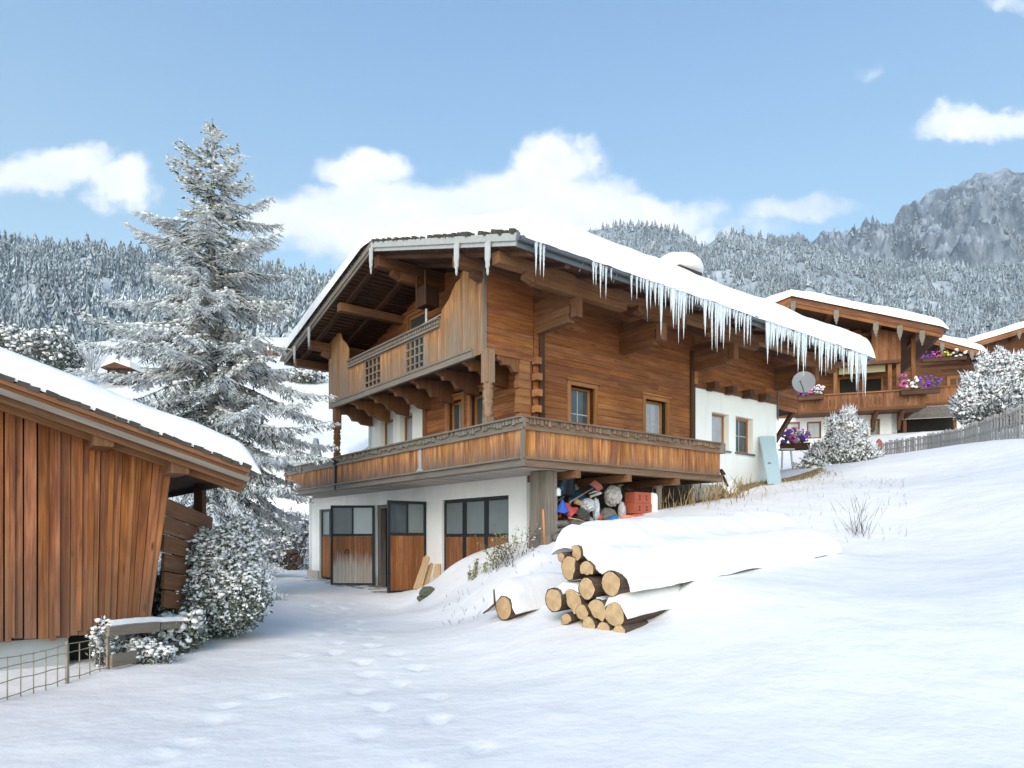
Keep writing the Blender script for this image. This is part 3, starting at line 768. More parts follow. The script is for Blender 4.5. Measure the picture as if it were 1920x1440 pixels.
def leaf(p0, p1, z0, z1, npane, zg, parent, wm_, glasses, name='garage_door', fw=.075, handle=False):
    """steel-framed door leaf between two ground points"""
    p0 = Vector((p0[0], p0[1], 0)); p1 = Vector((p1[0], p1[1], 0)); d = (p1 - p0); W = d.length; d.normalize(); n = Vector((d.y, -d.x, 0))
    def Pt(a, z, o=0): return p0 + d * a + n * o + Vector((0, 0, z))
    f = MB()
    for a in (fw / 2, W - fw / 2): f.bar(Pt(a, z0), Pt(a, z1), .055, fw, up=d)
    for z in (z1 - fw / 2, zg): f.bar(Pt(fw, z), Pt(W - fw, z), .053, fw)
    f.bar(Pt(fw, z0 + .03), Pt(W - fw, z0 + .03), .05, .05)
    for i in range(1, npane):
        a = W * i / npane; f.bar(Pt(a, zg), Pt(a, z1 - fw), .05, .05, up=d)
    fo = part(name, f, DARKMET, parent)
    for i in range(npane):
        gl = MB(); a0, a1 = W * i / npane + .03, W * (i + 1) / npane - .03
        gl.quad([Pt(a0, zg), Pt(a1, zg), Pt(a1, z1 - .04), Pt(a0, z1 - .04)]); build('pane', gl, glasses[i % len(glasses)], fo)
    b = MB(); a = fw * .8
    while a < W - fw * .8 - .02:
        e = min(W - fw * .8, a + U(.075, .11))
        o = U(.012, .022)
        b.hexa([Pt(a + .002, z0 + .05, -o), Pt(e - .002, z0 + .05, -o), Pt(e - .002, z0 + .05, o), Pt(a + .002, z0 + .05, o), Pt(a + .002, zg - .04, -o), Pt(e - .002, zg - .04, -o), Pt(e - .002, zg - .04, o), Pt(a + .002, zg - .04, o)])
        a = e
    build('board_panel', b, wm_, fo)
    if handle:
        h_ = MB(); c = Pt(W * .62, z0 + .95)
        pts = [Pt(W * .38 + .06 * math.cos(q), z0 + .98 + .11 * math.sin(q), .06) for q in np.linspace(-.3, math.pi + .3, 9)]
        h_.tube(pts, .014, 6); pts = [Pt(W * .38 + .06 * math.cos(q), z0 + .98 + .11 * math.sin(q), -.06) for q in np.linspace(-.3, math.pi + .3, 9)]; h_.tube(pts, .014, 6)
        build('handle', h_, DARKMET, fo)
    return fo
def xy(s, t): p = H.P(s, t, 0); return (p.x, p.y)
ts = [12.56, 13.52, 14.47, 15.42]
for i in range(3): leaf(xy(S0 + .09, ts[i] + .004), xy(S0 + .09, ts[i + 1] - .004), -1.5, .93, 1, .02, chalet, W_DOOR, [G_FROST])
for i in range(2): leaf(xy(S0 + .09, 20.78 + i * 1.46), xy(S0 + .09, 22.22 + i * 1.46), -1.5, .93, 2, .02, chalet, W_DOOR, [G_LIGHT, G_FROST])
leaf(xy(8.52, 19.99), xy(9.58, 19.15), -1.5, .94, 2, .03, chalet, W_DOORW, [G_FROST, G_LIGHT], handle=True)
leaf(xy(8.47, 16.20), xy(S0 - .01, 16.24), -1.5, .94, 2, .05, chalet, W_DOOR, [G_DARK, G_FROST])
dp = MB(); dp.fbox(H, (S0 + .02, S0 + .2), (18.98, 19.17), (-1.55, .94)); dp.fbox(H, (S0 + .02, S0 + .2), (16.28, 18.97), (.84, .94)); dp.fbox(H, (S0 + .05, S0 + .16), (18.4, 18.5), (-1.5, .83)); part('door_post', dp, W_GREY)

# lower balcony slab
sl_ = MB(); sl_.fbox(H, (SB + .06, 19.7), (TW + .27, 24.68), (ZT, 1.52)); sl_.fbox(H, (SB + .06, S0), (TB + .1, TW + .27), (ZT, 1.52)); part('balcony_slab', sl_, CONC)
bs = MB()
for k_ in range(34):
    t0 = TB + .15 + k_ * .39
    if t0 < 23.5: bs.fbox(H, (SB + .12, S0 - .01), (t0, t0 + .382), (ZT - .028, ZT - .004), axis=0)
part('balcony_soffit', bs, wood('soffit_pale', (.52, .46, .40), (.33, .29, .25), gamt=.3, grey=(.4, .38, .36), knots=.2))

def rail_set(mb, a, b, plane, const, z0=1.38, top=2.34, plain_=False):
    """mouldings of the lower balcony along one run"""
    def bx(o0, o1, y0, y1, mi=0, e=0):
        if plane == 'S': mb.fbox(H, (const + o0, const + o1), (a - e, b + e), (y0, y1), mi, axis=1)
        else: mb.fbox(H, (a - e, b + e), (const + o0, const + o1), (y0, y1), mi, axis=0)
    bx(-.10, .16, top - .035, top)
    bx(-.025, .05, 2.06, top - .036)
    bx(-.075, .02, 2.075, 2.13)
    bx(-.12, .03, 1.50, 1.535)
    bx(-.07, .1, z0 - .02, 1.499)
    if not plain_:
        x = a
        while x < b - .05:
            w_ = U(.07, .12)
            if random.random() < .88:
                if plane == 'S': mb.fbox(H, (const - .06, const - .026), (x, x + w_ * .8), (2.2 + U(-.03, .03), top - .036), 0)
                else: mb.fbox(H, (x, x + w_ * .8), (const - .06, const - .026), (2.2 + U(-.03, .03), top - .036), 0)
            x += w_
JG = 19.12
r1 = MB(); rail_set(r1, TB - .05, JG, 'S', SB)
rb = part('balcony_rail', r1, W_GREY)
b1 = MB(); vboards(b1, H, 'S', SB, TB, JG, 1.5, 2.075, .075, .12); part('board_front', b1, W_BALC, rb)
r2 = MB(); rail_set(r2, SB + .02, 14.72, 'T', TB)
rb2 = part('balcony_rail', r2, wood('rail_side_wood', (.34, .2, .11), (.14, .07, .035), gamt=.4))
b2 = MB(); vboards(b2, H, 'T', TB, SB + .01, 14.68, 1.5, 2.075, .10, .16); part('board_front', b2, W_BALS, rb2)
cpst = MB(); cpst.fbox(H, (SB - .05, SB + .02), (TB - .05, TB + .02), (1.5, 2.07)); part('corner_batten', cpst, W_GREY, rb)
bt = MB()
for t0 in (14.18,): bt.fbox(H, (SB - .055, SB - .033), (t0, t0 + .09), (1.52, 2.06)); bt.extrude([H.P(SB - .05, t0 - .12, 1.53), H.P(SB - .05, t0 + .21, 1.53), H.P(SB - .05, t0 + .06, 1.66), H.P(SB - .05, t0 + .03, 1.66)], H.P(-.02, 0, 0))
part('batten', bt, PLAST_G, rb)
r3 = MB(); rail_set(r3, JG + .02, 23.62, 'S', SB + .06, plain_=True); rb3 = part('balcony_rail', r3, wood('rail_far_wood', (.30, .24, .2), (.14, .1, .08), gamt=.8))
b3 = MB(); vboards(b3, H, 'S', SB + .06, JG + .02, 23.6, 1.5, 2.08, .075, .12); part('board_front', b3, W_BALC, rb3)
dpipe = MB(); dpipe.fbox(H, (SB - .1, SB - .02), (JG - .04, JG + .04), (1.36, 2.2)); dpipe.fbox(H, (SB - .14, SB - .02), (JG - .07, JG + .07), (2.1, 2.24)); part('rail_post', dpipe, DARKMET, rb)
r4 = MB(); vboards(r4, H, 'S', 14.74, TB, TW, 1.5, 2.075, .09, .12)
r4.fbox(H, (14.66, 14.80), (TB - .04, TW), (1.36, 1.5)); r4.fbox(H, (14.64, 14.86), (TB - .08, TW), (2.08, 2.34)); part('balcony_rail', r4, W_GREY)
fl = MB(); fl.fbox(H, (SB + .1, 14.7), (TB + .05, TW - .03), (1.40, 1.50)); part('balcony_floor', fl, W_SOFF)
je = MB()
for u in (1078, 1174, 1265):
    je = MB(); s_ = H.sT(u, TB); je.fbox(H, (s_ - .07, s_ + .07), (TB - .1, TW - .03), (1.20, 1.352), axis=1); part('joist', je, W_LOG)

# old corner timbers under the balcony
for (u, w_, lean, t_) in ((1008, .26, .03, 10.95), (1029, .27, -.02, 10.72)):
    s_ = H.sT(u, t_); mb = MB()
    pts = [H.P(s_ - lean, t_, -1.2), H.P(s_ - lean * .3, t_, 0), H.P(s_ + lean, t_, 1.34)]
    for i in range(3):
        o = (i - 1) * w_ * .33
        for j in range(2): mb.bar(pts[j] + H.P(o, .02 * (i % 2), 0), pts[j + 1] + H.P(o, .02 * (i % 2), 0), w_ * .34, w_ * .9, up=H.P(0, 1, 0))
    part('support_post', mb, W_GREY)

# first floor front wall
wins_white = [(H.tS(737, SF), H.tS(713, SF), 2.5, H.S(725, 786, SF)[1]), (H.tS(773, SF), H.tS(750, SF), 2.5, H.S(760, 778, SF)[1])]
TSP = H.tS(801, SF)
f1 = MB(); plate(f1, H, 'S', SF, TSP, TL, 1.5, 4.05, wins_white, .25); plate(f1, H, 'T', TL - .02, SF, 20.9, 1.5, 5.9, [], -.25)
part('front_plaster_wall', f1, PLASTER)
for i, h in enumerate(wins_white): window(H, 'S', SF, *h, chalet, .16, .07, 0, 0, G_LIGHT if i == 0 else G_CURT)
wz = 3.78
fw_h = [(H.tS(868, SF), H.tS(842, SF), 2.4, H.S(855, 752, SF)[1]), (H.tS(908, SF), H.tS(884, SF), 1.5, H.S(895, 738, SF)[1])]
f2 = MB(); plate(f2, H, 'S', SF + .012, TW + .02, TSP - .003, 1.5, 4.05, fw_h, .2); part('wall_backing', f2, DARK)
f3 = MB(); clad(f3, H, 'S', SF, TW, TSP, 1.5, 4.05, [(h[0] - .1, h[1] + .1, h[2], h[3] + .1) for h in fw_h], .15)
f3.fbox(H, (SF - .06, SF + .1), (TSP - .02, TSP + .16), (1.5, 4.04)); part('front_timber_wall', f3, W_SIDE)
window(H, 'S', SF, *fw_h[0], chalet, .1, .07, 1, 0, G_DARK, casing=.12)
window(H, 'S', SF, *fw_h[1], chalet, .1, .1, 0, 0, G_DARK, casing=.12, name='balcony_door')
# gable wall behind the upper balcony
dh = (H.tS(801, SF), H.tS(768, SF), 4.1, H.S(785, 588, SF)[1])
f4 = MB(); clad(f4, H, 'S', SF, TW, TL, 4.06, 7.0, [dh], .16, lim=lim_gable); part('gable_wall', f4, W_SIDE)
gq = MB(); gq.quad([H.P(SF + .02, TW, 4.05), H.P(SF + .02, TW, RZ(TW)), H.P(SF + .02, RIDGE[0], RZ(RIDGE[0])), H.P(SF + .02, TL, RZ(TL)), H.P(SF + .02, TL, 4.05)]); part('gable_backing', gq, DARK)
window(H, 'S', SF, *dh, chalet, -.02, .1, 0, 0, G_DARK, casing=.1, name='balcony_door')

# long side wall
SP, SE = 15.56, 19.82
w1 = H.T(1068, 722, TW); w1r = H.T(1113, 728, TW); w2 = H.T(1208, 746, TW); w2r = H.T(1248, 755, TW)
side_h = [(w1[0], w1r[0], 2.3, 3.56), (w2[0], w2r[0], 2.3, 3.56)]
ZB = 4.16
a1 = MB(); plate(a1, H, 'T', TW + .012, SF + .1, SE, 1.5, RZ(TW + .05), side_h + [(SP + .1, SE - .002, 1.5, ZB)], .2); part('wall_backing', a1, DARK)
a2 = MB(); clad(a2, H, 'T', TW, SF + .06, SP, 1.5, 5.88, [(h[0] - .1, h[1] + .1, h[2], h[3] + .1) for h in side_h], .145)
clad(a2, H, 'T', TW, SP, 21.0, ZB, 5.88, [], .145); part('side_timber_wall', a2, W_SIDE)
for h in side_h: window(H, 'T', TW, *h, chalet, .13, .06, 1, 1, G_DARK if h is side_h[0] else G_CURT, casing=.1)
pw_h = [(H.sT(1334, TW), H.sT(1366, TW), H.T(1366, 846, TW)[1], H.T(1350, 775, TW)[1]), (H.sT(1379, TW), H.sT(1411, TW), H.T(1411, 852, TW)[1], H.T(1395, 783, TW)[1])]
a3 = MB(); plate(a3, H, 'T', TW - .01, SP + .07, SE, .7, ZB - .02, pw_h, .26); plate(a3, H, 'S', SE, TW + .26, TL, .7, ZB, [], -.2); part('side_plaster_wall', a3, PLASTER)
window(H, 'T', TW - .01, *pw_h[0], chalet, .17, .06, 0, 0, G_CURT, sill=ZINC); window(H, 'T', TW - .01, *pw_h[1], chalet, .17, .08, 1, 1, G_DARK, sill=ZINC)
a4 = MB(); a4.fbox(H, (SP + .1, 18.2), (TW - .025, TW - .012), (.7, 1.45)); part('stone_plinth', a4, plaster('stone_base', (.55, .48, .42), .35))
# pilasters, log ends, trims
lg = MB()
z_ = 1.5
i = 0
while z_ < 3.98:
    lg.fbox(H, (SF - .34 + U(-.03, .03), SF - .03), (TW - .01, TW + .15), (z_, z_ + .17), axis=0)
    if i % 2: lg.fbox(H, (SF - .0, SF + .16), (TW - .2 + U(-.02, .03), TW - .03), (z_ + .01, z_ + .165), axis=1)
    z_ += .18; i += 1
part('log_end', lg, W_FRAME); lg = MB()
z_ = 4.2
while z_ < 5.4:
    lg.fbox(H, (SP - .02, SP + .12), (TW - .13, TW - .03), (z_, z_ + .17), axis=1); z_ += .18
part('log_end', lg, W_FRAME)
tr = MB(); tr.fbox(H, (SF + .2, SF + .34), (TW - .08, TW - .031), (1.5, 5.1)); tr.fbox(H, (SP - .12, SP + .02), (TW - .09, TW - .031), (1.5, 5.1)); tr.fbox(H, (SP + .03, SP + .1), (TW - .06, TW - .0), (1.5, ZB)); part('corner_trim', tr, W_SOFF)
tr2 = MB(); tr2.fbox(H, (SP + .1, SE), (TW - .06, TW - .031), (ZB - .03, ZB + .12)); part('ledge_board', tr2, W_LOG)
te = MB()
for u in (1338, 1372, 1404, 1434):
    te = MB(); s_ = H.sT(u, TW - .2); te.fbox(H, (s_ - .11, s_ + .11), (TW - .32, TW - .03), (ZB - .06, ZB + .16), axis=1); part('beam_end', te, W_SOFF)

# brackets and the flying purlin under the eave
br = MB()
for s_ in (SF + .18, 12.72, SP + .06, 19.75):
    br = MB()
    for j in range(4):
        zt = 5.25 - j * .175; tip = 10.62 + (.0 if j < 2 else .04 * j)
        br.fbox(H, (s_ - .09, s_ + .09), (tip, TW - .03), (zt - .17, zt), axis=1)
    br.fbox(H, (s_ - .1, s_ + .1), (10.50, 10.66), (4.62, 5.26))
    part('eave_bracket', br, W_LOG)
pu = MB()
for t_, zb_, zt_ in ((10.55, 5.23, 5.45), (11.95, 5.62, 5.86), (RIDGE[0], 6.72, 7.0), (17.8, 6.2, 6.42), (19.95, 5.62, 5.86), (21.1, 5.32, 5.54)):
    pu = MB()
    pu.fbox(H, (SR0 + .12, SR1 - .15), (t_ - .11, t_ + .11), (zb_, zt_), axis=0)
    if t_ in (10.55, 11.95, RIDGE[0], 19.95):
        for a_, b_ in ((SR0 + .75, SF + .3),) if t_ != 10.55 else ((8.75, 11.4), (12.0, 13.5), (14.7, 16.6), (18.9, 20.8)):
            pu.fbox(H, (a_, b_), (t_ - .10, t_ + .10), (zb_ - .2, zb_ - .003), axis=0)
            pu.bar(H.P(a_ - .22, t_, zb_ - .04), H.P(a_, t_, zb_ - .1), .19, .16)
    part('purlin', pu, W_LOG)
ra = MB()
s_ = SR0 + .35
while s_ < SR1 - .2:
    for a_, b_ in ((EAVE_R, RIDGE), (EAVE_L, RIDGE)):
        dz = .16; ra = MB()
        ra.bar(H.P(s_, a_[0] + (.04 if a_ is EAVE_R else -.04), a_[1] - dz), H.P(s_, b_[0], b_[1] - dz), .12, .11); part('rafter', ra, W_SOFF)
    s_ += .92
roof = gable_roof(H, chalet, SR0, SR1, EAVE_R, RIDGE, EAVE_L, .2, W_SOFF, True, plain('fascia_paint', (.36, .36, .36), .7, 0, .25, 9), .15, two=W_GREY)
sb_ = MB()
for a_, b_ in ((EAVE_R, RIDGE), (EAVE_L, RIDGE)):
    L = math.hypot(b_[0] - a_[0], b_[1] - a_[1]); n = int(L / .17)
    for i in range(n):
        q0, q1 = i / n, (i + .96) / n
        sb_.bar(H.P(SR0 + .05, a_[0] + (b_[0] - a_[0]) * (q0 + q1) / 2, a_[1] + (b_[1] - a_[1]) * (q0 + q1) / 2 - .115), H.P(SR1 - .05, a_[0] + (b_[0] - a_[0]) * (q0 + q1) / 2, a_[1] + (b_[1] - a_[1]) * (q0 + q1) / 2 - .115), L / n * .96, .02, up=(0, 0, 1))
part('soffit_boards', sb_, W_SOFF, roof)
gu = MB()
gu.fbox(H, (SR0 - .03, SR1 + .03), (EAVE_R[0] - .035, EAVE_R[0] - .002), (EAVE_R[1] - .16, EAVE_R[1] + .12), axis=0)
for j in range(14):
    a0, a1_ = math.pi * (j / 14), math.pi * ((j + 1) / 14)
    c_ = (EAVE_R[0] - .11, EAVE_R[1] + .0)
    gu.quad([H.P(SR0 - .05, c_[0] + .075 * math.cos(a0), c_[1] - .075 * math.sin(a0)), H.P(SR1 + .05, c_[0] + .075 * math.cos(a0), c_[1] - .075 * math.sin(a0)), H.P(SR1 + .05, c_[0] + .075 * math.cos(a1_), c_[1] - .075 * math.sin(a1_)), H.P(SR0 - .05, c_[0] + .075 * math.cos(a1_), c_[1] - .075 * math.sin(a1_))])
gu.fbox(H, (SR0, SR1), (EAVE_L[0] + .002, EAVE_L[0] + .12), (EAVE_L[1] - .14, EAVE_L[1] + .0), axis=0)
s_ = SR0 + .6
while s_ < SR1:
    gu.bar(H.P(s_, EAVE_R[0] - .17, EAVE_R[1] + .02), H.P(s_ + .03, EAVE_R[0] + .05, EAVE_R[1] - .2), .025, .012); s_ += .95
part('gutter', gu, ZINC, roof)
# fretwork boards hanging at the purlin ends
fr_prof = [(-.085, 0), (.085, 0), (.085, -.36), (.055, -.46), (.06, -.54), (.02, -.6), (.028, -.66), (0, -.74), (-.028, -.66), (-.02, -.6), (-.06, -.54), (-.055, -.46), (-.085, -.36)]
for u, sc_ in ((915.5, .86), (857, .88), (696.5, .88), (580, .78), (553, .72)):
    t_ = H.tS(u, SR0 - .06); zt_ = RZ(t_) + .06
    fb = MB(); fb.extrude([H.P(SR0 - .09, t_ + a * sc_, zt_ + b * sc_) for a, b in fr_prof], H.P(.03, 0, 0))
    part('fretwork_board', fb, GREYPAINT, roof)
ch = MB(); cs_, ct_ = H.sT(1272, 12.6), 12.6
ch.fbox(H, (cs_ - .42, cs_ + .42), (ct_ - .35, ct_ + .35), (6.0, 7.5)); ch.fbox(H, (cs_ - .5, cs_ + .5), (ct_ - .45, ct_ + .45), (7.5, 7.57)); part('chimney', ch, plaster('chimney_stone', (.09, .075, .065), .3), roof)

# upper balcony
ZU = 4.02
RT = H.tS(828, SU); LT = H.tS(655, SU)
def zp(u, v): return H.S(u, v, SU)
cr = sorted(zp(u, v) for u, v in ((828.5, 600), (829, 584), (834.5, 575), (844, 561), (852, 541), (855, 533), (865.7, 522), (871, 503), (884.6, 507), (892.7, 516.5), (903, 520.5), (910, 510)))
cl = sorted(zp(u, v) for u, v in ((618, 633), (640, 624), (643, 637), (650, 643), (655, 653), (661, 666), (664, 672)))
def crv(c): xs = [q[0] for q in c]; zs = [q[1] for q in c]; return lambda a: min(float(np.interp(a, xs, zs)), RZ(a) - .02)
u1 = MB()
lat = [(H.tS(715, SU), H.tS(686, SU)), (H.tS(796, SU), H.tS(763, SU))]
cuts = [RT, *sorted(x for l in lat for x in l), LT]
ub = None
for a_, b_ in zip(cuts[::2], cuts[1::2]):
    u1 = MB(); vboards(u1, H, 'S', SU, a_, b_, ZU, 4.9, .085, .12)
    if ub is None: ub = part('upper_balcony', u1, W_UBAL)
    else: part('board_front', u1, W_UBAL, ub)
u1 = MB(); vboards(u1, H, 'S', SU, TW - .02, RT, ZU - .12, crv(cr), .085, .115); part('curved_panel', u1, W_UBAL, ub)
u1 = MB(); vboards(u1, H, 'S', SU, LT, TL, ZU - .12, crv(cl), .085, .115); part('curved_panel', u1, W_UBAL, ub)
for l0, l1 in lat:
    lt_ = MB()
    for j in range(5): x = l0 + (l1 - l0) * j / 4; lt_.fbox(H, (SU - .03, SU), (x - .022, x + .022), (ZU + .1, 4.9))
    for j in range(4): z_ = ZU + .22 + j * .2; lt_.fbox(H, (SU - .035, SU - .0305), (l0, l1), (z_ - .018, z_ + .018), axis=1)
    lt_.fbox(H, (SU - .03, SU), (l0, l1), (ZU, ZU + .1), axis=1); part('lattice', lt_, W_GREY, ub)
ur = MB()
ur.fbox(H, (SU - .12, SU + .1), (RT + .02, LT - .02), (5.04, 5.08), axis=1); ur.fbox(H, (SU - .05, SU + .03), (RT + .02, LT - .02), (4.86, 5.039), axis=1); ur.fbox(H, (SU - .09, SU), (RT + .02, LT - .02), (4.87, 4.92), axis=1)
x = RT + .04
while x < LT - .1:
    ur.fbox(H, (SU - .085, SU - .051), (x, x + .07), (4.95, 5.038)); x += .11
part('handrail', ur, W_GREY, ub)
us = MB(); us.fbox(H, (SU - .07, SU + .02), (TW + .35, TL - .35), (ZU - .14, ZU + .04), axis=1); us.fbox(H, (SU - .09, SU - .071), (TW + .36, TL - .36), (ZU + .0, ZU + .05), axis=1); part('bottom_beam', us, W_GREY, ub)
uf = MB()
for k_ in range(9): uf.fbox(H, (SU + .02 + k_ * .143, SU + .155 + k_ * .143), (TW - .0, TL), (ZU - .03, ZU + .03), axis=1)
part('balcony_floor', uf, W_SOFF, ub)
up_ = MB(); clad(up_, H, 'T', TW, SU - .02, SF + .04, ZU - .1, RZ(TW), [], .15, lim=None); up_.fbox(H, (SU - .02, SF + .04), (TW + .011, TW + .03), (ZU - .1, RZ(TW) - .01), rnd=.2); part('end_panel', up_, W_SIDE, ub)
up_ = MB(); clad(up_, H, 'T', TL + .03, SU, SF, ZU - .1, RZ(TL) - .05, [], .15); part('end_panel', up_, W_SIDE, ub)
up_ = MB(); clad(up_, H, 'T', TW, SE + .02, 21.0, 4.0, 4.14, [], .145); part('base_board', up_, W_SIDE)
uc = MB(); uc.fbox(H, (SU - .05, SU + .03), (TW - .06, TW - .0), (ZU - .14, 5.82)); part('corner_batten', uc, W_GREY, ub)
prof = [(0, 0), (0, -.12), (.16, -.17), (.2, -.26), (.42, -.24), (.5, -.30), (.58, -.42), (.78, -.42), (.88, -.5), (1.22, -.52), (1.22, 0)]
for i in range(7):
    t_ = 12.72 + i * 1.17; co_ = MB()
    co_.extrude([H.P(SU + .04 + a, t_ - .07, ZU - .04 + b) for a, b in prof], H.P(0, .14, 0))
    part('console', co_, W_LOG, ub)
co_ = MB(); co_.extrude([H.P(SU + .35 + a * .8, TW + .0, ZU - .1 + b * .7) for a, b in prof], H.P(0, .12, 0)); part('console', co_, W_LOG, ub)
hb = MB(); c0 = H.S(800, 555, 9.0)
hb.fbox(H, (8.85, 9.25), (c0[0] - .2, c0[0] + .24), (c0[1] - .28, c0[1] + .22)); 
for a in (-.2, .24): hb.fbox(H, (8.83, 8.87), (c0[0] + a - .025, c0[0] + a + .025), (c0[1] - .3, c0[1] + .55))
part('hanging_box', hb, W_SOFF)
cw = MB()
for dz, ss in ((.2, 8.7), (.36, 8.95)):
    cw.tube([H.P(ss, RT - .1, 5.05 + dz + .05), H.P(ss, 16, 5.05 + dz - .02), H.P(ss, LT + .2, 5.05 + dz)], .012, 5)
cw.tube([H.P(8.7, 14.6, 5.0), H.P(8.7, 14.6, 5.6)], .03, 6)
part('drying_rail', cw, GREYPAINT, ub)
# turned posts
def turned(s_, t_, z0, z1, r, mat):
    L = z1 - z0; p_ = MB()
    p_.fbox(H, (s_ - r, s_ + r), (t_ - r, t_ + r), (z0 + L * .58, z1)); p_.fbox(H, (s_ - r * .85, s_ + r * .85), (t_ - r * .85, t_ + r * .85), (z0 - .9, z0 + L * .14))
    pr = [(.85, .14), (.7, .16), (1.05, .19), (.75, .22), (.95, .30), (1.1, .34), (.8, .37), (1.12, .40), (1.0, .43), (1.05, .47), (.78, .5), (1.1, .53), (.8, .56), (1.05, .58)]
    p_.lathe(H.P(s_, t_, z0), [(r * a * 1.08, L * b) for a, b in pr], 10)
    part('turned_post', p_, mat)
turned(SU + .06, H.tS(915, SU + .06), 2.3, ZU - .05, .105, W_POST)
turned(SU + .06, H.tS(632, SU + .06), 2.3, ZU - .12, .10, W_LOG)
# rear balcony box and trims
rbx = MB(); rbx.fbox(H, (SE, 21.0), (TW + .02, TL), (3.98, 4.1)); rbx.bar(H.P(SE + .1, TW + .1, 3.0), H.P(20.9, TW + .1, 3.98), .12, .12); part('rear_balcony', rbx, W_SOFF)

roof_snow(H, SR0 + .04, SR1 + .1, EAVE_R, RIDGE, EAVE_L, .13, .52, 'thick snow blanket covering the roof of the big icicled chalet', .2, 3, .24, .27, front=(0, -.17))
cs = MB(); cs.blob(H.P(cs_, ct_, 7.71), (.72, .64, .42), 10, 18, .05, flat=.35)
build('chimney_snow', cs, SNOW, label='rounded snow cap on the chimney of the big chalet', cat='snow')

# ------------------------------------------------------------------ icicles
m = M('ice'); o = m.obj(); n_ = m.noise(o, 9, 4, .6)
m.set(color=m.mix(n_, (.74, .83, .92), (.96, .98, 1.0)), rough=.12, trans=.62, ior=1.31, spec=.6); ICE = m.m
ice = []
for i in range(6):
    mb = MB(); L = 1.0; n_ = 9
    pts = []; rd = []
    cxw, cyw = U(-.006, .006), U(-.006, .006)
    for j in range(n_):
        q = j / (n_ - 1); pts.append((cxw * math.sin(q * 5) * q, cyw * math.cos(q * 4) * q, -q * L)); rd.append(max(.0015, .034 * (1 - q) ** .8 * (1 + U(-.12, .12)) + (.012 * (1 - q * 4) if q < .25 else 0)))
    mb.tube(pts, rd, 7); ice.append(mb)
meshes = []
def icicle(s_, t_, z_, L, r):
    i = random.randrange(6)
    if len(meshes) <= 5:
        o_ = build('icicle', ice[len(meshes)], ICE, loc=(0, 0, 0)); meshes.append(o_)
    else:
        o_ = random.choice(meshes).copy(); COL.objects.link(o_)
    o_.location = H.P(s_, t_, z_); o_.scale = (r, r, L); o_.rotation_euler = (0, 0, U(0, 6))
    tag(o_, 'clear icicle hanging in the row along the chalet eave', 'icicle', 'icicles along the chalet eave')
te_, ze_ = EAVE_R[0] - .17, EAVE_R[1] - .03
def iu(u, Lpx, r=1.0):
    s_ = H.sT(u, te_); k = H.P(s_, te_, 0).y; icicle(s_, te_ + U(-.015, .015), ze_, Lpx / FPX * k, r)
for u, l in ((1005, 62), (1013, 60), (1020, 62), (1112, 44), (1118, 42), (1125, 62), (1131, 30), (1137, 60), (1146, 24), (1184, 46), (1194, 42), (1201, 28), (1206, 22)): iu(u, l * 1.05, .8)
u = 1212.0
while u < 1410:
    env = 40 + 20 * math.sin(u * .09) + (U(-26, 6) if random.random() < .6 else U(0, 40))
    if u in (): pass
    iu(u, max(16, env), U(.45, 1.35)); u += U(2.4, 6.8)
u = 1436.0
while u < 1622:
    iu(u, max(16, 38 + 15 * math.sin(u * .11) + (U(-24, 6) if random.random() < .6 else U(0, 34))), U(.45, 1.4)); u += U(1.9, 4.9)
for u_, l in ((1239, 96), (1282, 88), (1262, 76), (1357, 80), (1321, 70), (1440, 80), (1497, 75), (1540, 68), (1597, 60), (1617, 48), (1620, 44)): iu(u_, l, 1.45)
# ------------------------------------------------------------------ barn at the left
TBN, TRK = 9.40, 8.72
def pt(u, v, t): s_, z_ = H.T(u, v, t); return s_, z_
ra0, ra1 = pt(0, 714, TRK), pt(467, 884, TRK)
slp = (ra0[1] - ra1[1]) / (ra1[0] - ra0[0])
def RB(s_): return ra1[1] + (ra1[0] - s_) * slp if s_ > -3.4 else ra1[1] + (ra1[0] + 3.4) * slp - (-3.4 - s_) * slp
barn = thing('barn', 'weathered orange board barn with a snowy roof at the left edge', 'barn', H.P(0, TBN, -1.6))
sR = H.sT(322, TBN); zb0 = pt(0, 1204, TBN)[1]
bw = MB(); a = -7.0
while a < sR - .01:
    w_ = U(.075, .145); e = min(sR, a + w_)
    if sR - e < .08: e = sR
    def shift(q): f = max(0, (q - .3) / (sR - .3)); return .27 * f ** 3
    t0, t1 = TBN - U(.025, .045), TBN + .0
    zt0, zt1 = RB(a) - .13, RB(e) - .13
    zb = zb0 + U(-.03, .03); x0, x1 = a + .004, e - (U(.001, .006) if random.random() < .86 else U(.008, .02))
    d0, d1 = shift(a), shift(e)
    if a < -3.4: zt0, zt1 = min(RB(a), RB(e)) - .13, min(RB(a), RB(e)) - .13
    bw.hexa([H.P(x0 - d0, t0, zb), H.P(x1 - d1, t0, zb), H.P(x1 - d1, t1, zb), H.P(x0 - d0, t1, zb), H.P(x0, t0, zt0), H.P(x1, t0, zt1), H.P(x1, t1, zt1), H.P(x0, t1, zt0)])
    if random.random() < .22:   # cover strip
        bw.hexa([H.P(x1 - .02 - d1, t0 - .02, zb + .05), H.P(x1 + .03 - d1, t0 - .02, zb + .05), H.P(x1 + .03 - d1, t0, zb + .05), H.P(x1 - .02 - d1, t0, zb + .05), H.P(x1 - .02, t0 - .02, zt1 - .02), H.P(x1 + .03, t0 - .02, zt1 - .02), H.P(x1 + .03, t0, zt1 - .02), H.P(x1 - .02, t0, zt1 - .02)])
    a = e
build('board_wall', bw, W_BARN, barn)
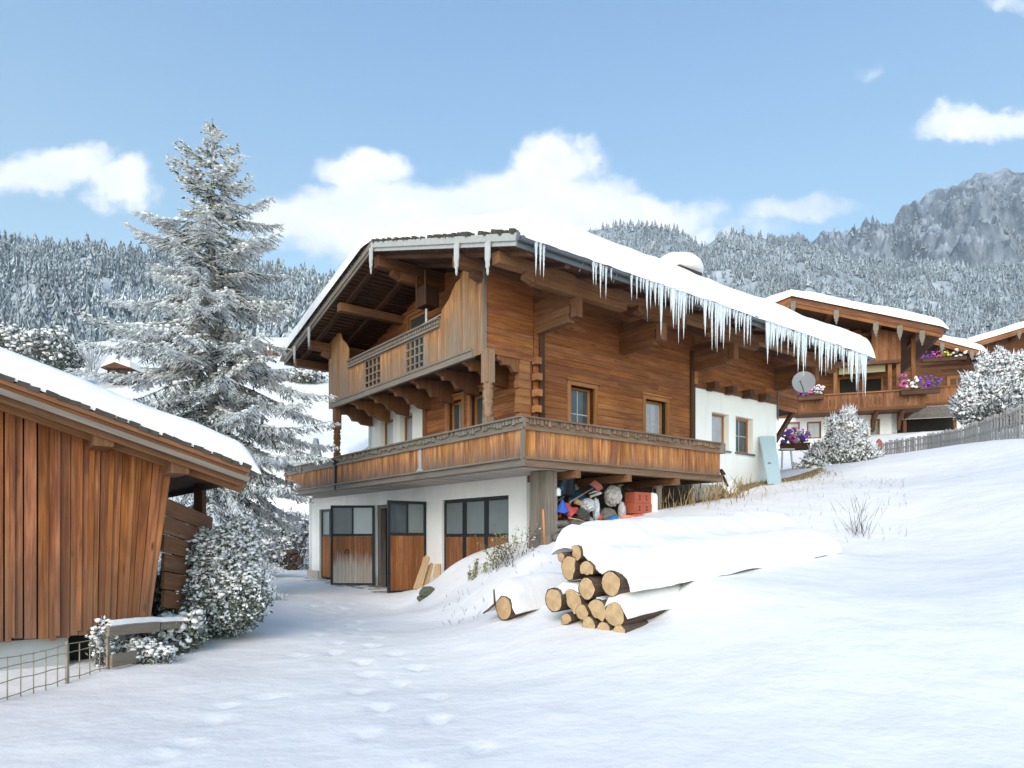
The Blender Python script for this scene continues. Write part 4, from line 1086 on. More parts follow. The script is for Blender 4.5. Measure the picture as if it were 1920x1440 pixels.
bk = MB(); bk.extrude([H.P(-6.9, TBN + .03, zb0), H.P(sR - .42, TBN + .03, zb0), H.P(sR - .1, TBN + .03, -.1), H.P(sR - .03, TBN + .03, RB(sR) - .14), H.P(-3.4, TBN + .03, RB(-3.4) - .14), H.P(-6.9, TBN + .03, RB(-6.9) - .14)], H.P(0, .07, 0)); bk.fbox(H, (-7, -6.9), (TBN + .1, 14.5), (-1.5, .9)); bk.fbox(H, (sR - .5, sR - .42), (TBN + .1, 14.5), (-1.2, 1.0)); bk.fbox(H, (-7, sR - .4), (14.5, 14.6), (-1.5, 1.0)); build('inner_wall', bk, DARK, barn)
bs_ = MB(); vboards(bs_, H, 'T', 14.65, -7, sR, -1.5, lambda q: RB(q) - .13, .12, .2); build('back_wall', bs_, W_BARN, barn)
fd = MB(); s128 = H.sT(128, TBN + .1); fd.fbox(H, (-7, s128), (TBN + .1, TBN + .4), (-2.2, zb0 + .05)); fd.fbox(H, (H.sT(205, TBN + .1), sR - .5), (TBN + .1, TBN + .4), (-2.2, zb0 + .05)); build('foundation', fd, PLAST_G, barn)
od = MB(); od.fbox(H, (s128 - .05, H.sT(206, TBN + .4)), (TBN + .38, TBN + .5), (-2.2, zb0 + .05)); build('opening_shade_panel', od, DARK, barn)  # near-black panel paints the shade inside the foundation gap
dk = MB()
apex = (-3.4, RB(-3.4))
for a_, b_ in (((ra1[0], ra1[1]), apex), ((-9.4, RB(-9.4)), apex)):
    n = 12
    for i in range(n):
        q0, q1 = i / n, (i + .985) / n; s0_, s1_ = a_[0] + (b_[0] - a_[0]) * q0, a_[0] + (b_[0] - a_[0]) * q1; z0_, z1_ = a_[1] + (b_[1] - a_[1]) * q0, a_[1] + (b_[1] - a_[1]) * q1
        dk.hexa([H.P(s0_, TRK + .02, z0_ - .05), H.P(s1_, TRK + .02, z1_ - .05), H.P(s1_, TRK + .02, z1_ - .02), H.P(s0_, TRK + .02, z0_ - .02), H.P(s0_, 15, z0_ - .05), H.P(s1_, 15, z1_ - .05), H.P(s1_, 15, z1_ - .02), H.P(s0_, 15, z0_ - .02)])
broof = build('roof', dk, W_LOG, barn)
rk = MB(); tl = MB()
for a_, b_ in (((ra1[0], ra1[1]), apex), ((-9.4, RB(-9.4)), apex)):
    rk.bar(H.P(a_[0], TRK - .02, a_[1] + .0), H.P(b_[0], TRK - .02, b_[1] + .0), .035, .05, rnd=.7, mi=1)
    rk.bar(H.P(a_[0], TRK + .02, a_[1] - .05), H.P(b_[0], TRK + .02, b_[1] - .05), .03, .055, rnd=.15, mi=1)
    rk.bar(H.P(a_[0], TRK + .0, a_[1] - .105), H.P(b_[0], TRK + .0, b_[1] - .105), .03, .06, rnd=.3)
    rk.bar(H.P(a_[0], TRK + .1, a_[1] - .15), H.P(b_[0], TRK + .1, b_[1] - .15), .03, .10, rnd=.6, mi=1)
    rk.bar(H.P(a_[0], TRK + .3, a_[1] - .19), H.P(b_[0], TRK + .3, b_[1] - .19), .06, .12, rnd=.5, mi=1)
    L = abs(b_[0] - a_[0]); n = int(L / .11)
    for i in range(n):
        q0, q1 = i / n, (i + .93) / n
        tl.bar(H.P(a_[0] + (b_[0] - a_[0]) * q0, TRK + .1 + U(-.012, .012), a_[1] + (b_[1] - a_[1]) * q0 + .045 + U(-.008, .008)), H.P(a_[0] + (b_[0] - a_[0]) * q1, TRK + .1 + U(-.012, .012), a_[1] + (b_[1] - a_[1]) * q1 + .045 + U(-.008, .008)), .3, .05)
build('rake_board', rk, [W_GREY, W_LOG], broof); build('tile_edge', tl, TILE, broof)
pf = MB(); pf.fbox(H, (ra1[0] - .04, ra1[0] - .005), (TRK, 15), (ra1[1] - .13, ra1[1] - .01)); build('eave_board', pf, W_GREY, broof)
for u0, u1, v0, v1 in ((166, 207, 800, 833), (310, 350, 853, 884)):
    q = pt((u0 + u1) / 2 + 8, (v0 + v1) / 2, TRK + .12); mb = MB(); mb.fbox(H, (q[0] - .10, q[0] + .10), (TRK + .12, TBN + .2), (q[1] - .12, q[1] + .09), axis=1)
    build('purlin', mb, W_LOG, barn)
po = MB(); p0 = at(375, 980, 10.3); po.bar((p0.x, p0.y, -1.5), (p0.x, p0.y, .93), .13, .13); build('porch_post', po, W_SOFF, barn)
pb = MB()
for j in range(6):
    o = Vector((0, 0, -.24 * j)); pb.bar(at(305, 948, 8.8) + o, at(396, 984, 10.35) + o, .04, .22)
build('porch_boards', pb, W_LOG, barn)
pz = MB(); c0 = H.P(ra1[0] - .9, 12, 0); pz.fbox(H, (sR - .4, ra1[0] - .25), (14.3, 14.4), (-1.5, .85)); build('porch_back', pz, W_SOFF, barn)
# snow on the barn (ridge runs along e2, so build it in a frame turned by a quarter)
HB = Frame(H.e2[0], H.e2[1])           # s' = t, t' = -s
roof_snow(HB, TRK - .03, 15.1, (-ra1[0], ra1[1]), (-apex[0], apex[1]), (9.4, RB(-9.4)), .05, .33, 'smooth snow slab on the roof of the orange board barn', .13, 7, .22, .25)

# ------------------------------------------------------------------ logs
BARK = wood('bark', (.17, .105, .07), (.055, .034, .024), gamt=.3, grey=(.15, .13, .12), knots=.6, rough=.95, contrast=1.6)
m = M('cut_wood'); uv = m.scale(m.uv(), (1, 1, 1)); r_, h_, e_ = m.colattr()[:3]
wv = m.n('TexWave', {'Vector': uv, 'Scale': 9.0, 'Distortion': 2.5, 'Detail': 3}, wave_type='RINGS', rings_direction='Z'); nn = m.noise(uv, 7, 5, .6)
c = m.mix(m.ma('MULTIPLY', wv.outputs['Fac'], .6), (.48, .33, .185), (.61, .45, .275)); c = m.mix(m.mapr(nn, .38, .72, 0, .85), c, (.30, .19, .105)); c = m.mix(m.ma('MULTIPLY', r_, .55), c, (.40, .24, .115))
m.set(color=c, rough=.8, spec=.2); m.bump(nn, .4, .01); CUT = m.m
LD = Vector((.735, .665, .052)).normalized(); LN = Vector((-.665, .735, 0)).normalized(); LU = Vector((0, 0, 1))
LC = at(1150, 1094, 8.3); lc = LC.x * .735 + LC.y * .665
def log_at(u, v): x = (u - 960) / FPX; return at(u, v, lc / (x * .735 + .665))
def make_log(u, v, hpx, L, label, split=0, back=0.0, tilt=0):
    c = log_at(u, v) + LD * back; k = c.y; r = hpx / 2 / FPX * k
    d = (LD + LN * U(-.012, .012)).normalized(); n = 14; rr = [r * (1 + U(-.06, .06)) for _ in range(n)]
    if split:
        for j in range(n):
            a = 2 * math.pi * j / n + split; rr[j] *= .55 if math.cos(a) > .5 else 1
    up = d.cross(LN).normalized(); up = up if up.z > 0 else -up
    mb = MB(); m_ = 12; base = 0
    rings = []
    for i in range(m_):
        q = i / (m_ - 1); cc = c + d * (L * q); w = U(.97, 1.03) * (1 - .12 * q)
        rings.append(mb.vs([cc + (LN * math.cos(2 * math.pi * j / n) + up * math.sin(2 * math.pi * j / n)) * rr[j] * w * U(.985, 1.015) for j in range(n)]))
    for i in range(m_ - 1):
        for j in range(n):
            k2 = (j + 1) % n; l0, l1 = L * i / (m_ - 1), L * (i + 1) / (m_ - 1)
            mb.face((rings[i] + j, rings[i] + k2, rings[i + 1] + k2, rings[i + 1] + j), [(l0, j * .06), (l0, j * .06 + .06), (l1, j * .06 + .06), (l1, j * .06)], [(.5, 0, 0, 1)] * 4, 0, True)
    mb.face(range(rings[-1], rings[-1] + n), None, None)
    lo = build('log', mb, BARK, label=label, cat='log', group='logs of the snowy log pile')
    ce = MB(); cn = c - d * .006; rnd = random.random(); ox, oy = U(-.03, .03), U(-.03, .03)
    b0 = ce.vs([cn - d * .004]); pts = ce.vs([cn + (LN * math.cos(2 * math.pi * j / n) + up * math.sin(2 * math.pi * j / n)) * rr[j] * .95 + d * U(0, .012) for j in range(n)])
    for j in range(n):
        k2 = (j + 1) % n; f = lambda q: (rr[q] * math.cos(2 * math.pi * q / n) + ox, rr[q] * math.sin(2 * math.pi * q / n) + oy)
        ce.face((b0, pts + j, pts + k2), [(ox, oy), f(j), f(k2)], [(rnd, 0, 0, 1)] * 3)
    build('cut_end', ce, CUT, lo)
    return c, r
make_log(1145.6, 1094, 47, 5.9, 'thick log under the snow at the upper right of the pile face')
make_log(1152, 1152, 48, 2.6, 'thick log with a dark heart at the lower right of the pile')
make_log(1118, 1147, 48, 5.2, 'notched log just left of the lower right thick log', split=.9)
make_log(1091, 1148, 31, 4.6, 'thin pale log wedged low in the middle of the pile face')
make_log(1072, 1129, 50, 4.8, 'split wedge log right of the snow flecked log end', split=.3)
make_log(1041, 1125, 46, 4.6, 'rough log with a snow fleck on its cut end at the left of the pile', back=-.03)
make_log(1100, 1104, 42, 5.4, 'smooth oval log in the centre of the pile face')
make_log(1100, 1069, 36, 5.6, 'short stubby log directly above the smooth oval log', split=1.6)
make_log(1069, 1065, 47, 5.6, 'tall split log below the topmost log of the pile', split=2.9)
make_log(1079, 1037, 31, 5.6, 'topmost log poking out of the snow of the pile', split=.4)
make_log(1052, 1045, 18, 5.4, 'smallest branch end at the upper left of the pile')
make_log(1103, 1172, 33, 4.6, 'dark log at the bottom of the pile left of the orange one')
make_log(1131.5, 1181, 32, 4.6, 'orange log half sunk in snow at the pile bottom')
make_log(1062, 1163, 28, 4.6, 'small dark log end at the lower left of the pile', split=2)
make_log(1161, 1186, 30, .5, 'log almost buried at the right end of the bottom row')
make_log(944, 1141, 45, 2.4, 'single log lying apart at the left of the log pile')

def snow_sweep(o, d, n, a0, a1, prof, label, rise=0.0, ea=.22, eb=.5, na=60, seed=0, amp=.05, name='snow_cap', group='snow caps on the log pile'):
    """snow body: prof lists (b, z bottom, z top) across; swept along d with rounded ends"""
    P = np.array(prof); nb = 46
    b = np.interp(np.linspace(0, 1, nb), np.linspace(0, 1, len(P)), P[:, 0]); zb = np.interp(b, P[:, 0], P[:, 1]); zt = np.interp(b, P[:, 0], P[:, 2])
    ker = np.array([1, 2, 3, 2, 1]) / 9.
    zt = np.convolve(np.r_[zt[0], zt[0], zt, zt[-1], zt[-1]], ker, 'valid')
    zt[0], zt[-1] = zb[0], zb[-1]
    a = a0 + (a1 - a0) * (.5 - .5 * np.cos(np.pi * np.linspace(0, 1, na)))
    ed = lambda q, r: np.sqrt(np.maximum(0, 1 - (1 - np.clip(q / r, 0, 1)) ** 2))
    e = ed(a - a0, ea) * ed(a1 - a, eb)
    A, B = np.meshgrid(a, b, indexing='ij')
    nz_ = amp * fbm(A * 1.3, B * 1.7, 4, seed) + amp * .5 * fbm(A * 4, B * 4, 3, seed + 3)
    th = np.maximum(0, (zt - zb)[None] * e[:, None] + nz_ * e[:, None] * np.minimum(1, (zt - zb)[None] * 6))
    zbx = np.repeat(zb[None], na, 0) + .07 * fbm(A * 1.7, B * 1.1, 3, seed + 8) * np.clip(1 - (B - b[0]) / .3, 0, 1) * np.clip(A - a0, 0, .8)
    lip = -.10 * (e[:, None] * 0 + np.exp(-((A - a0) / .12) ** 2)) * 0
    Zt = o[2] + zbx + th + rise * A; Zb = o[2] + zbx + rise * A - .01
    X = o[0] + A * d[0] + B * n[0]; Y = o[1] + A * d[1] + B * n[1]
    V = np.r_[np.c_[X.ravel(), Y.ravel(), Zt.ravel()], np.c_[X.ravel(), Y.ravel(), Zb.ravel()]]
    ix = np.arange(na * nb).reshape(na, nb)
    q = np.stack([ix[:-1, :-1], ix[1:, :-1], ix[1:, 1:], ix[:-1, 1:]], -1).reshape(-1, 4)
    return build_np(name, V, np.r_[q, q[:, ::-1] + na * nb], SNOW, smooth=True, label=label, cat='snow', group=group)
ld = (LD.x / math.hypot(LD.x, LD.y), LD.y / math.hypot(LD.x, LD.y)); ln = (LN.x, LN.y)
snow_sweep(LC, ld, ln, .04, 6.1, [(-.225, -.09, -.09), (-.215, -.02, .03), (-.18, .06, .17), (-.1, .12, .29), (.04, .155, .40), (.22, .10, .44), (.36, .2, .50), (.5, .32, .60), (.66, .4, .70), (.84, .42, .75), (.96, .40, .72), (1.03, .37, .62), (1.08, .34, .48), (1.1, .33, .33)],
           'deep rounded snow heap covering the top of the log pile', .060, .15, 1.1, 110, 3, .075, name='snow_heap')
o2 = log_at(1152, 1152)
snow_sweep(o2, ld, ln, .0, 1.5, [(-.2, -.03, -.03), (-.1, .11, .2), (.0, .145, .27), (.12, .1, .24), (.22, .0, .0)], 'long snow ridge on the lower right log', .06, .12, .4, 40, 5, .02, name='snow_ridge')
o3 = log_at(1120, 1134); snow_sweep(o3, ld, ln, .0, .7, [(-.1, -.02, -.02), (-.04, .0, .07), (.05, .0, .09), (.12, -.02, -.02)], 'small snow patch in the notch of the notched log', .06, .05, .3, 20, 6, .01, name='snow_patch')
o4 = log_at(1070, 1112); snow_sweep(o4, ld, ln, .0, .9, [(-.16, -.02, -.02), (-.06, .0, .10), (.05, .02, .13), (.2, -.06, .12), (.32, -.12, .06), (.42, -.16, -.16)], 'soft snow bridge left of the smooth oval log', .06, .08, .3, 30, 7, .02, name='snow_patch')
o5 = log_at(944, 1141); snow_sweep(o5, ld, ln, .02, 1.6, [(-.24, -.06, -.06), (-.15, .04, .16), (-.02, .14, .36), (.12, .10, .40), (.26, .0, .33), (.36, -.06, .2), (.42, -.08, -.08)], 'thick snow mound on the single log apart from the pile', .1, .16, .8, 44, 8, .02, name='snow_mound')
tw_ = MB(); a_, b_ = at(926, 1105, 9.7), at(928, 1135, 9.7); tw_.tube([a_, b_], [.012, .02], 6); tw_.tube([at(926, 1134, 9.72), at(915, 1144, 9.74), at(906, 1150, 9.75)], [.02, .018, .012], 6)
build('branch', tw_, BARK, label='bent brown stick beside the single log', cat='branch')

# ------------------------------------------------------------------ vegetation tools (numpy)
def spindles(A, B, wd, snow_top, snow_low, tone, tri_up=None):
    """thin three-sided tapering twigs from A to B; returns V, F, C"""
    A = np.asarray(A); B = np.asarray(B); n = len(A); d = B - A; L = np.linalg.norm(d, axis=1, keepdims=True) + 1e-9; d = d / L
    up = np.tile([0, 0, 1.0], (n, 1)); bad = abs(d[:, 2]) > .95; up[bad] = [1, 0, 0]
    sd = np.cross(d, up); sd /= np.linalg.norm(sd, axis=1, keepdims=True) + 1e-9; u2 = np.cross(sd, d); w = np.asarray(wd).reshape(-1, 1)
    mid = A + d * L * .3
    V = np.stack([mid + sd * w + u2 * w * .35, mid - sd * w + u2 * w * .35, mid - u2 * w * .9, B, A], 1).reshape(-1, 3)
    b = np.arange(n)[:, None] * 5
    F = np.concatenate([b + [0, 1, 3], b + [1, 2, 3], b + [2, 0, 3], b + [1, 0, 4], b + [2, 1, 4], b + [0, 2, 4]], 1).reshape(-1, 3)
    C = np.zeros((n, 6, 3)); C[:, 0, 0] = snow_top; C[:, 3, 0] = snow_top
    for j in (1, 2, 4, 5): C[:, j, 0] = snow_low
    C[:, :, 1] = np.asarray(tone)[:, None]
    return V, F, C.reshape(-1, 3)
def leaves(P, size, g, frost, tone):
    n = len(P); a = g.normal(size=(n, 3)); a /= np.linalg.norm(a, axis=1, keepdims=True); b = np.cross(a, g.normal(size=(n, 3))); b /= np.linalg.norm(b, axis=1, keepdims=True)
    s_ = (size * g.uniform(.6, 1.3, n))[:, None]
    V = np.stack([P + a * s_, P + b * s_ * .5, P - a * s_, P - b * s_ * .5], 1).reshape(-1, 3); q = np.arange(n)[:, None] * 4
    F = np.concatenate([q + [0, 1, 2], q + [0, 2, 3]], 1).reshape(-1, 3); C = np.zeros((n, 2, 3)); C[:, :, 0] = np.asarray(frost)[:, None]; C[:, :, 1] = np.asarray(tone)[:, None]
    return V, F, C.reshape(-1, 3)
_ico = None
def blobs(P, r, g, flat=.6):
    """small lumps of snow"""
    global _ico
    if _ico is None:
        import bmesh
        bm = bmesh.new(); bmesh.ops.create_icosphere(bm, subdivisions=1, radius=1); _ico = (np.array([v.co[:] for v in bm.verts]), np.array([[v.index for v in f.verts] for f in bm.faces])); bm.free()
    V0, F0 = _ico; n = len(P); r = np.asarray(r)
    sc_ = np.stack([r * g.uniform(.7, 1.35, n), r * g.uniform(.7, 1.35, n), r * flat * g.uniform(.7, 1.3, n)], 1)
    V = P[:, None] + V0[None] * sc_[:, None] * g.uniform(.8, 1.2, (n, len(V0), 1)); F = F0[None] + (np.arange(n) * len(V0))[:, None, None]
    return V.reshape(-1, 3), F.reshape(-1, 3)
def cat_(parts):
    Vs, Fs, Cs, b = [], [], [], 0
    for V, F, C in parts: Vs.append(V); Fs.append(F + b); Cs.append(C); b += len(V)
    return np.concatenate(Vs), np.concatenate(Fs), np.concatenate(Cs)

# ------------------------------------------------------------------ the tall spruce
SPR = frost_leaf('spruce_needles', (.034, .052, .026), (.90, .92, .95))
TRUNK = wood('trunk_bark', (.15, .12, .10), (.06, .048, .04), gamt=.8, grey=(.3, .29, .29), knots=.4)
def spruce(base, zt, reach, label, seed=5, nb=150, group=None, dens=1.0, tips=()):
    g = np.random.default_rng(seed); bx, by, bz = base
    root = thing('spruce_tree', label, 'tree', base, group)
    tm = MB(); tm.tube([(bx, by, bz - .3), (bx + .03, by, bz + (zt - bz) * .5), (bx, by, zt)], [.2, .09, .012], 10); build('trunk', tm, TRUNK, root)
    A, B, Wd, ST, SL, TN = [], [], [], [], [], []
    SN = []; SR = []
    def add(a, b, w, st, sl, tn): A.append(a); B.append(b); Wd.append(w); ST.append(st); SL.append(sl); TN.append(tn)
    zs = np.array([q[0] for q in reach]); rs = np.array([q[1] for q in reach])
    ex = []
    for (u, v, k, dz) in tips:
        P_ = at(u, v, k); ex.append((P_, dz))
    for i in range(nb + len(ex)):
        f = (i + g.random()) / nb; z = bz + .9 + (zt - .15 - bz - .9) * (f ** .92)
        Lr = float(np.interp(z, zs, rs)) * g.uniform(.32, 1.12); az = i * 2.399 + g.uniform(-.4, .4)
        hf = (z - bz) / (zt - bz)
        if i >= nb:
            P_, dz = ex[i - nb]; z = P_.z + dz; hf = (z - bz) / (zt - bz)
        el0 = -.28 + .85 * hf ** 1.6 + g.uniform(-.12, .12)         # lower boughs droop, upper ones rise
        droop = (.62 - .45 * hf) * g.uniform(.6, 1.3); tipup = g.uniform(.15, .5)
        n = max(5, int(Lr / .085)); p = np.array([bx, by, z]); pts = [p.copy()]; dirs = []
        for j in range(n):
            q = j / n; el = el0 - droop * math.sin(q * math.pi * .9) * .8 + tipup * max(0, q - .55) * 1.6
            a_ = az + .12 * math.sin(q * 4 + i); d_ = np.array([math.cos(a_) * math.cos(el), math.sin(a_) * math.cos(el), math.sin(el)])
            p = p + d_ * Lr / n; pts.append(p.copy()); dirs.append(d_)
        if i >= nb:
            a3 = np.array([bx, by, z]); c3 = np.array(P_); Lr = float(np.linalg.norm(c3 - a3)); b3 = (a3 + c3) / 2 + np.array([0, 0, -.16 * Lr]); n = max(6, int(Lr / .085))
            pts = [a3 * (1 - q) ** 2 + b3 * 2 * q * (1 - q) + c3 * q * q for q in np.linspace(0, 1, n + 1)]; dirs = [(pts[j + 1] - pts[j]) / np.linalg.norm(pts[j + 1] - pts[j]) for j in range(n)]
        snowy = g.uniform(.72, 1.0)
        for j in range(n):
            q = (j + .5) / n; a0, b0, d_ = pts[j], pts[j + 1], dirs[j]; fo = min(1.0, .5 + .9 * q) * snowy; fl = lambda: (g.uniform(.6, 1) if g.random() < fo else g.uniform(0, .18))
            add(a0, b0 + d_ * .05, .024 + .02 * (1 - q), fl(), fl() * .8, g.random())
            sd = np.array([-d_[1], d_[0], 0]); sd /= np.linalg.norm(sd) + 1e-9
            if q < .15: continue
            for side in (-1, 1):
                for rep in range(2):
                    l = (.12 + .42 * (1 - q) ** .8 * min(1, Lr / 2) * min(1.0, q * 4)) * g.uniform(.6, 1.4)
                    dn = -.1 - 1.1 * (1 - hf) * g.random() ** .7 - .25 * g.random()
                    dd = d_ * g.uniform(.3, .8) + sd * side * g.uniform(.35, 1.0) + np.array([0, 0, dn]); dd /= np.linalg.norm(dd)
                    s0 = a0 + (b0 - a0) * g.random(); e0 = s0 + dd * l
                    add(s0, e0, g.uniform(.017, .03), fl(), fl(), g.random())
                    if l > .17:
                        for q2 in (.3, .55, .8):
                            for s2 in (-1, 1):
                                d2 = dd * .75 + np.cross(dd, [0, 0, 1.0]) * s2 * .7 + np.array([0, 0, -.3 * g.random()]); d2 /= np.linalg.norm(d2)
                                a2 = s0 + dd * l * q2; add(a2, a2 + d2 * l * .4 * g.uniform(.7, 1.25), g.uniform(.012, .021), fl(), fl(), g.random())
            if g.random() < .55 * snowy and Lr > .5: SN.append(a0 + np.array([g.uniform(-.05, .05), g.uniform(-.05, .05), .03])); SR.append(g.uniform(.035, .09) * (1.15 - .5 * q))
    V, F, C = spindles(A, B, Wd, np.array(ST), np.array(SL), TN)
    build_np('crown', V, F, SPR, root, cols=C)
    V, F = blobs(np.array(SN), SR, g, .5); build_np('snow_load', V, F, SNOW, root, smooth=True)
    return root
SPK = 17.0
sb0 = at(398, 1005, SPK); 
spruce((sb0.x, sb0.y, gz(sb0.x, sb0.y)), (1005 - 222) / FPX * SPK, [(-1.6, 2.2), (0, 2.9), (1.5, 3.0), (2.5, 3.15), (3.4, 3.0), (4.4, 3.1), (5.2, 2.9), (6.0, 2.2), (7.2, 1.75), (8.2, 1.45), (9.0, .95), (9.7, .55), (10.4, .12)],
       'tall snow laden spruce standing between the barn and the chalet', 5, 165,
       tips=[(514, 370, 17.2, -.35), (522, 438, 16.6, -.1), (235, 418, 17, -.5), (272, 395, 16.6, -.6), (150, 585, 16.8, -.5), (152, 640, 16.2, .3), (195, 560, 17.5, .2), (545, 562, 17, .1), (552, 690, 16.6, .5), (620, 790, 16.4, .3), (560, 852, 16, .5), (130, 690, 17, .3), (340, 262, 17, -.6), (455, 290, 17, -.5), (318, 310, 16.8, -.6), (470, 330, 16.7, -.4), (560, 910, 16.3, .4), (500, 620, 15, .4), (300, 640, 14.6, .5), (420, 700, 14.2, .7), (360, 560, 15, .4), (480, 760, 14.4, .6)])

BUSH = frost_leaf('bush_leaves', (.05, .062, .022), (.78, .82, .88))
BUSHD = frost_leaf('frost_bush_leaves', (.045, .058, .04), (.78, .82, .89))
def bush(name, c, rad, n, label, mat, seed, snow=.75, leaf=.045, blob=.06, cat='bush', low_green=True, group=None, shape=1.0, stems=9, spiky=0.0, parent_cat=None, blob_h=.62, lobes=None):
    """shrub of leaf clumps with snow caught on top of them"""
    g = np.random.default_rng(seed); cx, cy, cz = c; rx, ry, rz = rad
    root = thing(name, label, cat, (cx, cy, cz), group)
    if lobes is None:
        lobes = [(0, 0, .42, .78, .5)]
        for _ in range(7): a_ = g.uniform(0, 6.28); rr_ = g.uniform(.3, .75); zz_ = g.uniform(.15, .85); lobes.append((rr_ * math.cos(a_) * (1.1 - zz_ * (1.25 - shape)), rr_ * math.sin(a_) * (1.1 - zz_ * (1.25 - shape)), zz_, g.uniform(.22, .42), g.uniform(.16, .30)))
    Lb = np.array(lobes); wt_ = Lb[:, 3] ** 2 * Lb[:, 4]; li = g.choice(len(Lb), n, p=wt_ / wt_.sum())
    d = g.normal(size=(n, 3)); d /= np.linalg.norm(d, axis=1, keepdims=True); q = g.random(n) ** .4
    lump = 1 + .3 * fbm(np.arctan2(d[:, 1], d[:, 0]) * 2.2 + li, d[:, 2] * 2.6, 3, seed)
    P = np.c_[(Lb[li, 0] + d[:, 0] * Lb[li, 3] * q * lump) * rx, (Lb[li, 1] + d[:, 1] * Lb[li, 3] * q * lump) * ry, np.maximum(.03, (Lb[li, 2] + d[:, 2] * Lb[li, 4] * q * lump) * rz)]
    P += [cx, cy, cz]
    hrel = (P[:, 2] - cz) / rz
    parts = []
    m_ = 7
    LP = np.repeat(P, m_, 0) + g.normal(size=(n * m_, 3)) * leaf * 1.3
    fr = np.where(g.random(n * m_) < (.12 + .35 * np.repeat(np.clip(hrel, 0, 1), m_)) * snow * 1.1, g.uniform(.6, 1, n * m_), g.uniform(0, .15, n * m_))
    parts.append(leaves(LP, leaf, g, fr, g.random(n * m_)))
    if spiky:
        k_ = int(n * spiky); s0 = P[g.integers(0, n, k_)]; dr = (s0 - [cx, cy, cz - .2]); dr /= np.linalg.norm(dr, axis=1, keepdims=True); dr = dr + g.normal(size=(k_, 3)) * .35 + [0, 0, .35]; dr /= np.linalg.norm(dr, axis=1, keepdims=True)
        parts.append(spindles(s0, s0 + dr * g.uniform(.08, .2, (k_, 1)) * min(2.0, rz), g.uniform(.012, .022, k_) * rz * .6, g.uniform(.8, 1, k_), g.uniform(.55, .95, k_), g.random(k_)))
    V, F, C = cat_(parts); build_np('foliage', V, F, mat, root, cols=C)
    pr = np.clip(np.clip(hrel * 1.5 - (.1 if low_green else -.35), .06, 1) * (.45 + .55 * np.clip(d[:, 2] + .6, 0, 1)), .03, 1) * snow
    sel = g.random(n) < pr
    BP = P[sel] + np.c_[g.normal(size=(sel.sum(), 2)) * leaf * .5, np.full(sel.sum(), leaf * .7)]
    V, F = blobs(BP, blob * g.uniform(.55, 1.4, len(BP)), g, blob_h); build_np('snow_load', V, F, SNOW, root, smooth=True)
    sm = MB()
    for i in range(stems):
        a = g.uniform(0, 6.28); e = P[g.integers(0, n)]; b0 = Vector((cx + .1 * math.cos(a), cy + .1 * math.sin(a), cz - .1)); sm.tube([b0, b0.lerp(Vector(e), .5) + Vector((0, 0, .08)), Vector(e)], [.016, .01, .004], 5)
    build('stem', sm, TRUNK, root)
    return root
b0 = at(388, 1212, 9.9); bush('snowy_bush', (b0.x, b0.y, gz(b0.x, b0.y) - .05), (.92, .8, 1.75), 8500, 'big leafy bush loaded with snow at the barn corner', BUSH, 21, 1.35, .028, .031, blob_h=.62, low_green=True, lobes=[(0, 0, .36, .82, .34), (.42, .1, .74, .40, .24), (-.45, 0, .36, .48, .24), (.1, -.1, .66, .56, .26), (.55, -.2, .38, .48, .26), (-.15, 0, .78, .30, .16), (.5, .1, .92, .26, .12), (-.75, -.1, .2, .34, .16)])
b1 = at(320, 1200, 9.0); bush('snowy_bush', (b1.x, b1.y, gz(b1.x, b1.y) - .05), (.55, .4, .62), 420, 'low snowy shrub behind the grey board fence', BUSH, 22, 1.0, .034, .05)
b1 = at(192, 1238, 8.0); bush('snowy_bush', (b1.x, b1.y, gz(b1.x, b1.y) - .03), (.16, .2, .62), 110, 'small snow dusted twiggy shrub at the end of the wire fence', BUSHD, 23, 1.1, .022, .03, spiky=.4)

# twigs and snow between the fence boards
b1 = at(268, 1222, 8.28); bush('snowy_bush', (b1.x, b1.y, gz(b1.x, b1.y) - .05), (.5, .16, .36), 420, 'creeping snowy shrub poking through the grey board fence', BUSH, 24, 1.3, .024, .032)
# fences beside the barn
W_FB = wood('fence_board', (.36, .22, .115), (.17, .105, .06), gamt=.62, grey=(.27, .235, .205), knots=.6)
bf = thing('board_fence', 'low fence of two grey weathered boards in front of the big bush', 'fence', at(202, 1250, 7.8))
for (a_, b_, h_) in (((203, 1180, 7.75), (372, 1166, 9.2), .17), ((208, 1240, 7.75), (352, 1212, 9.1), .16)):
    mb = MB(); A_, B_ = at(*a_), at(*b_); mid = A_.lerp(B_, .52); mb.bar(A_, mid, .035, h_ * .9, rnd=.3); mb.bar(mid + Vector((0, .03, .015)), B_ + Vector((0, .03, 0)), .035, h_ * .9, rnd=.8); build('board', mb, W_FB, bf)
for q in ((250, 1215, 8.2), (362, 1195, 9.15)):
    mb = MB(); c = at(*q); mb.bar((c.x, c.y + .09, c.z - .5), (c.x, c.y + .09, c.z + .12), .05, .05); build('post', mb, W_GREY, bf)
A_, B_ = at(203, 1168, 7.75), at(372, 1156, 9.2); dd = (B_ - A_); Ln = dd.length; dd.normalize()
snow_sweep(A_ + Vector((0, 0, -.02)), (dd.x, dd.y), (-dd.y, dd.x), 0, Ln, [(-.035, -.012, -.012), (-.015, -.004, .035), (.02, -.004, .045), (.045, -.012, -.012)], 'lumpy strip of snow along the top board of the low fence', dd.z, .1, .1, 110, 12, .09, group=None, name='snow_strip')
wf = thing('wire_fence', 'rusty wire mesh fence in front of the barn foundation', 'fence', at(100, 1290, 7.0))
wm_ = MB(); n_ = 11
def wp(q, h): a_ = at(-40, 1322, 6.2).lerp(at(205, 1252, 7.85), q); return Vector((a_.x, a_.y, a_.z - .05 + h))
for i in range(n_ + 1): q = i / n_; wm_.tube([wp(q, -.1), wp(q, .42 + U(-.02, .02))], .006, 5)
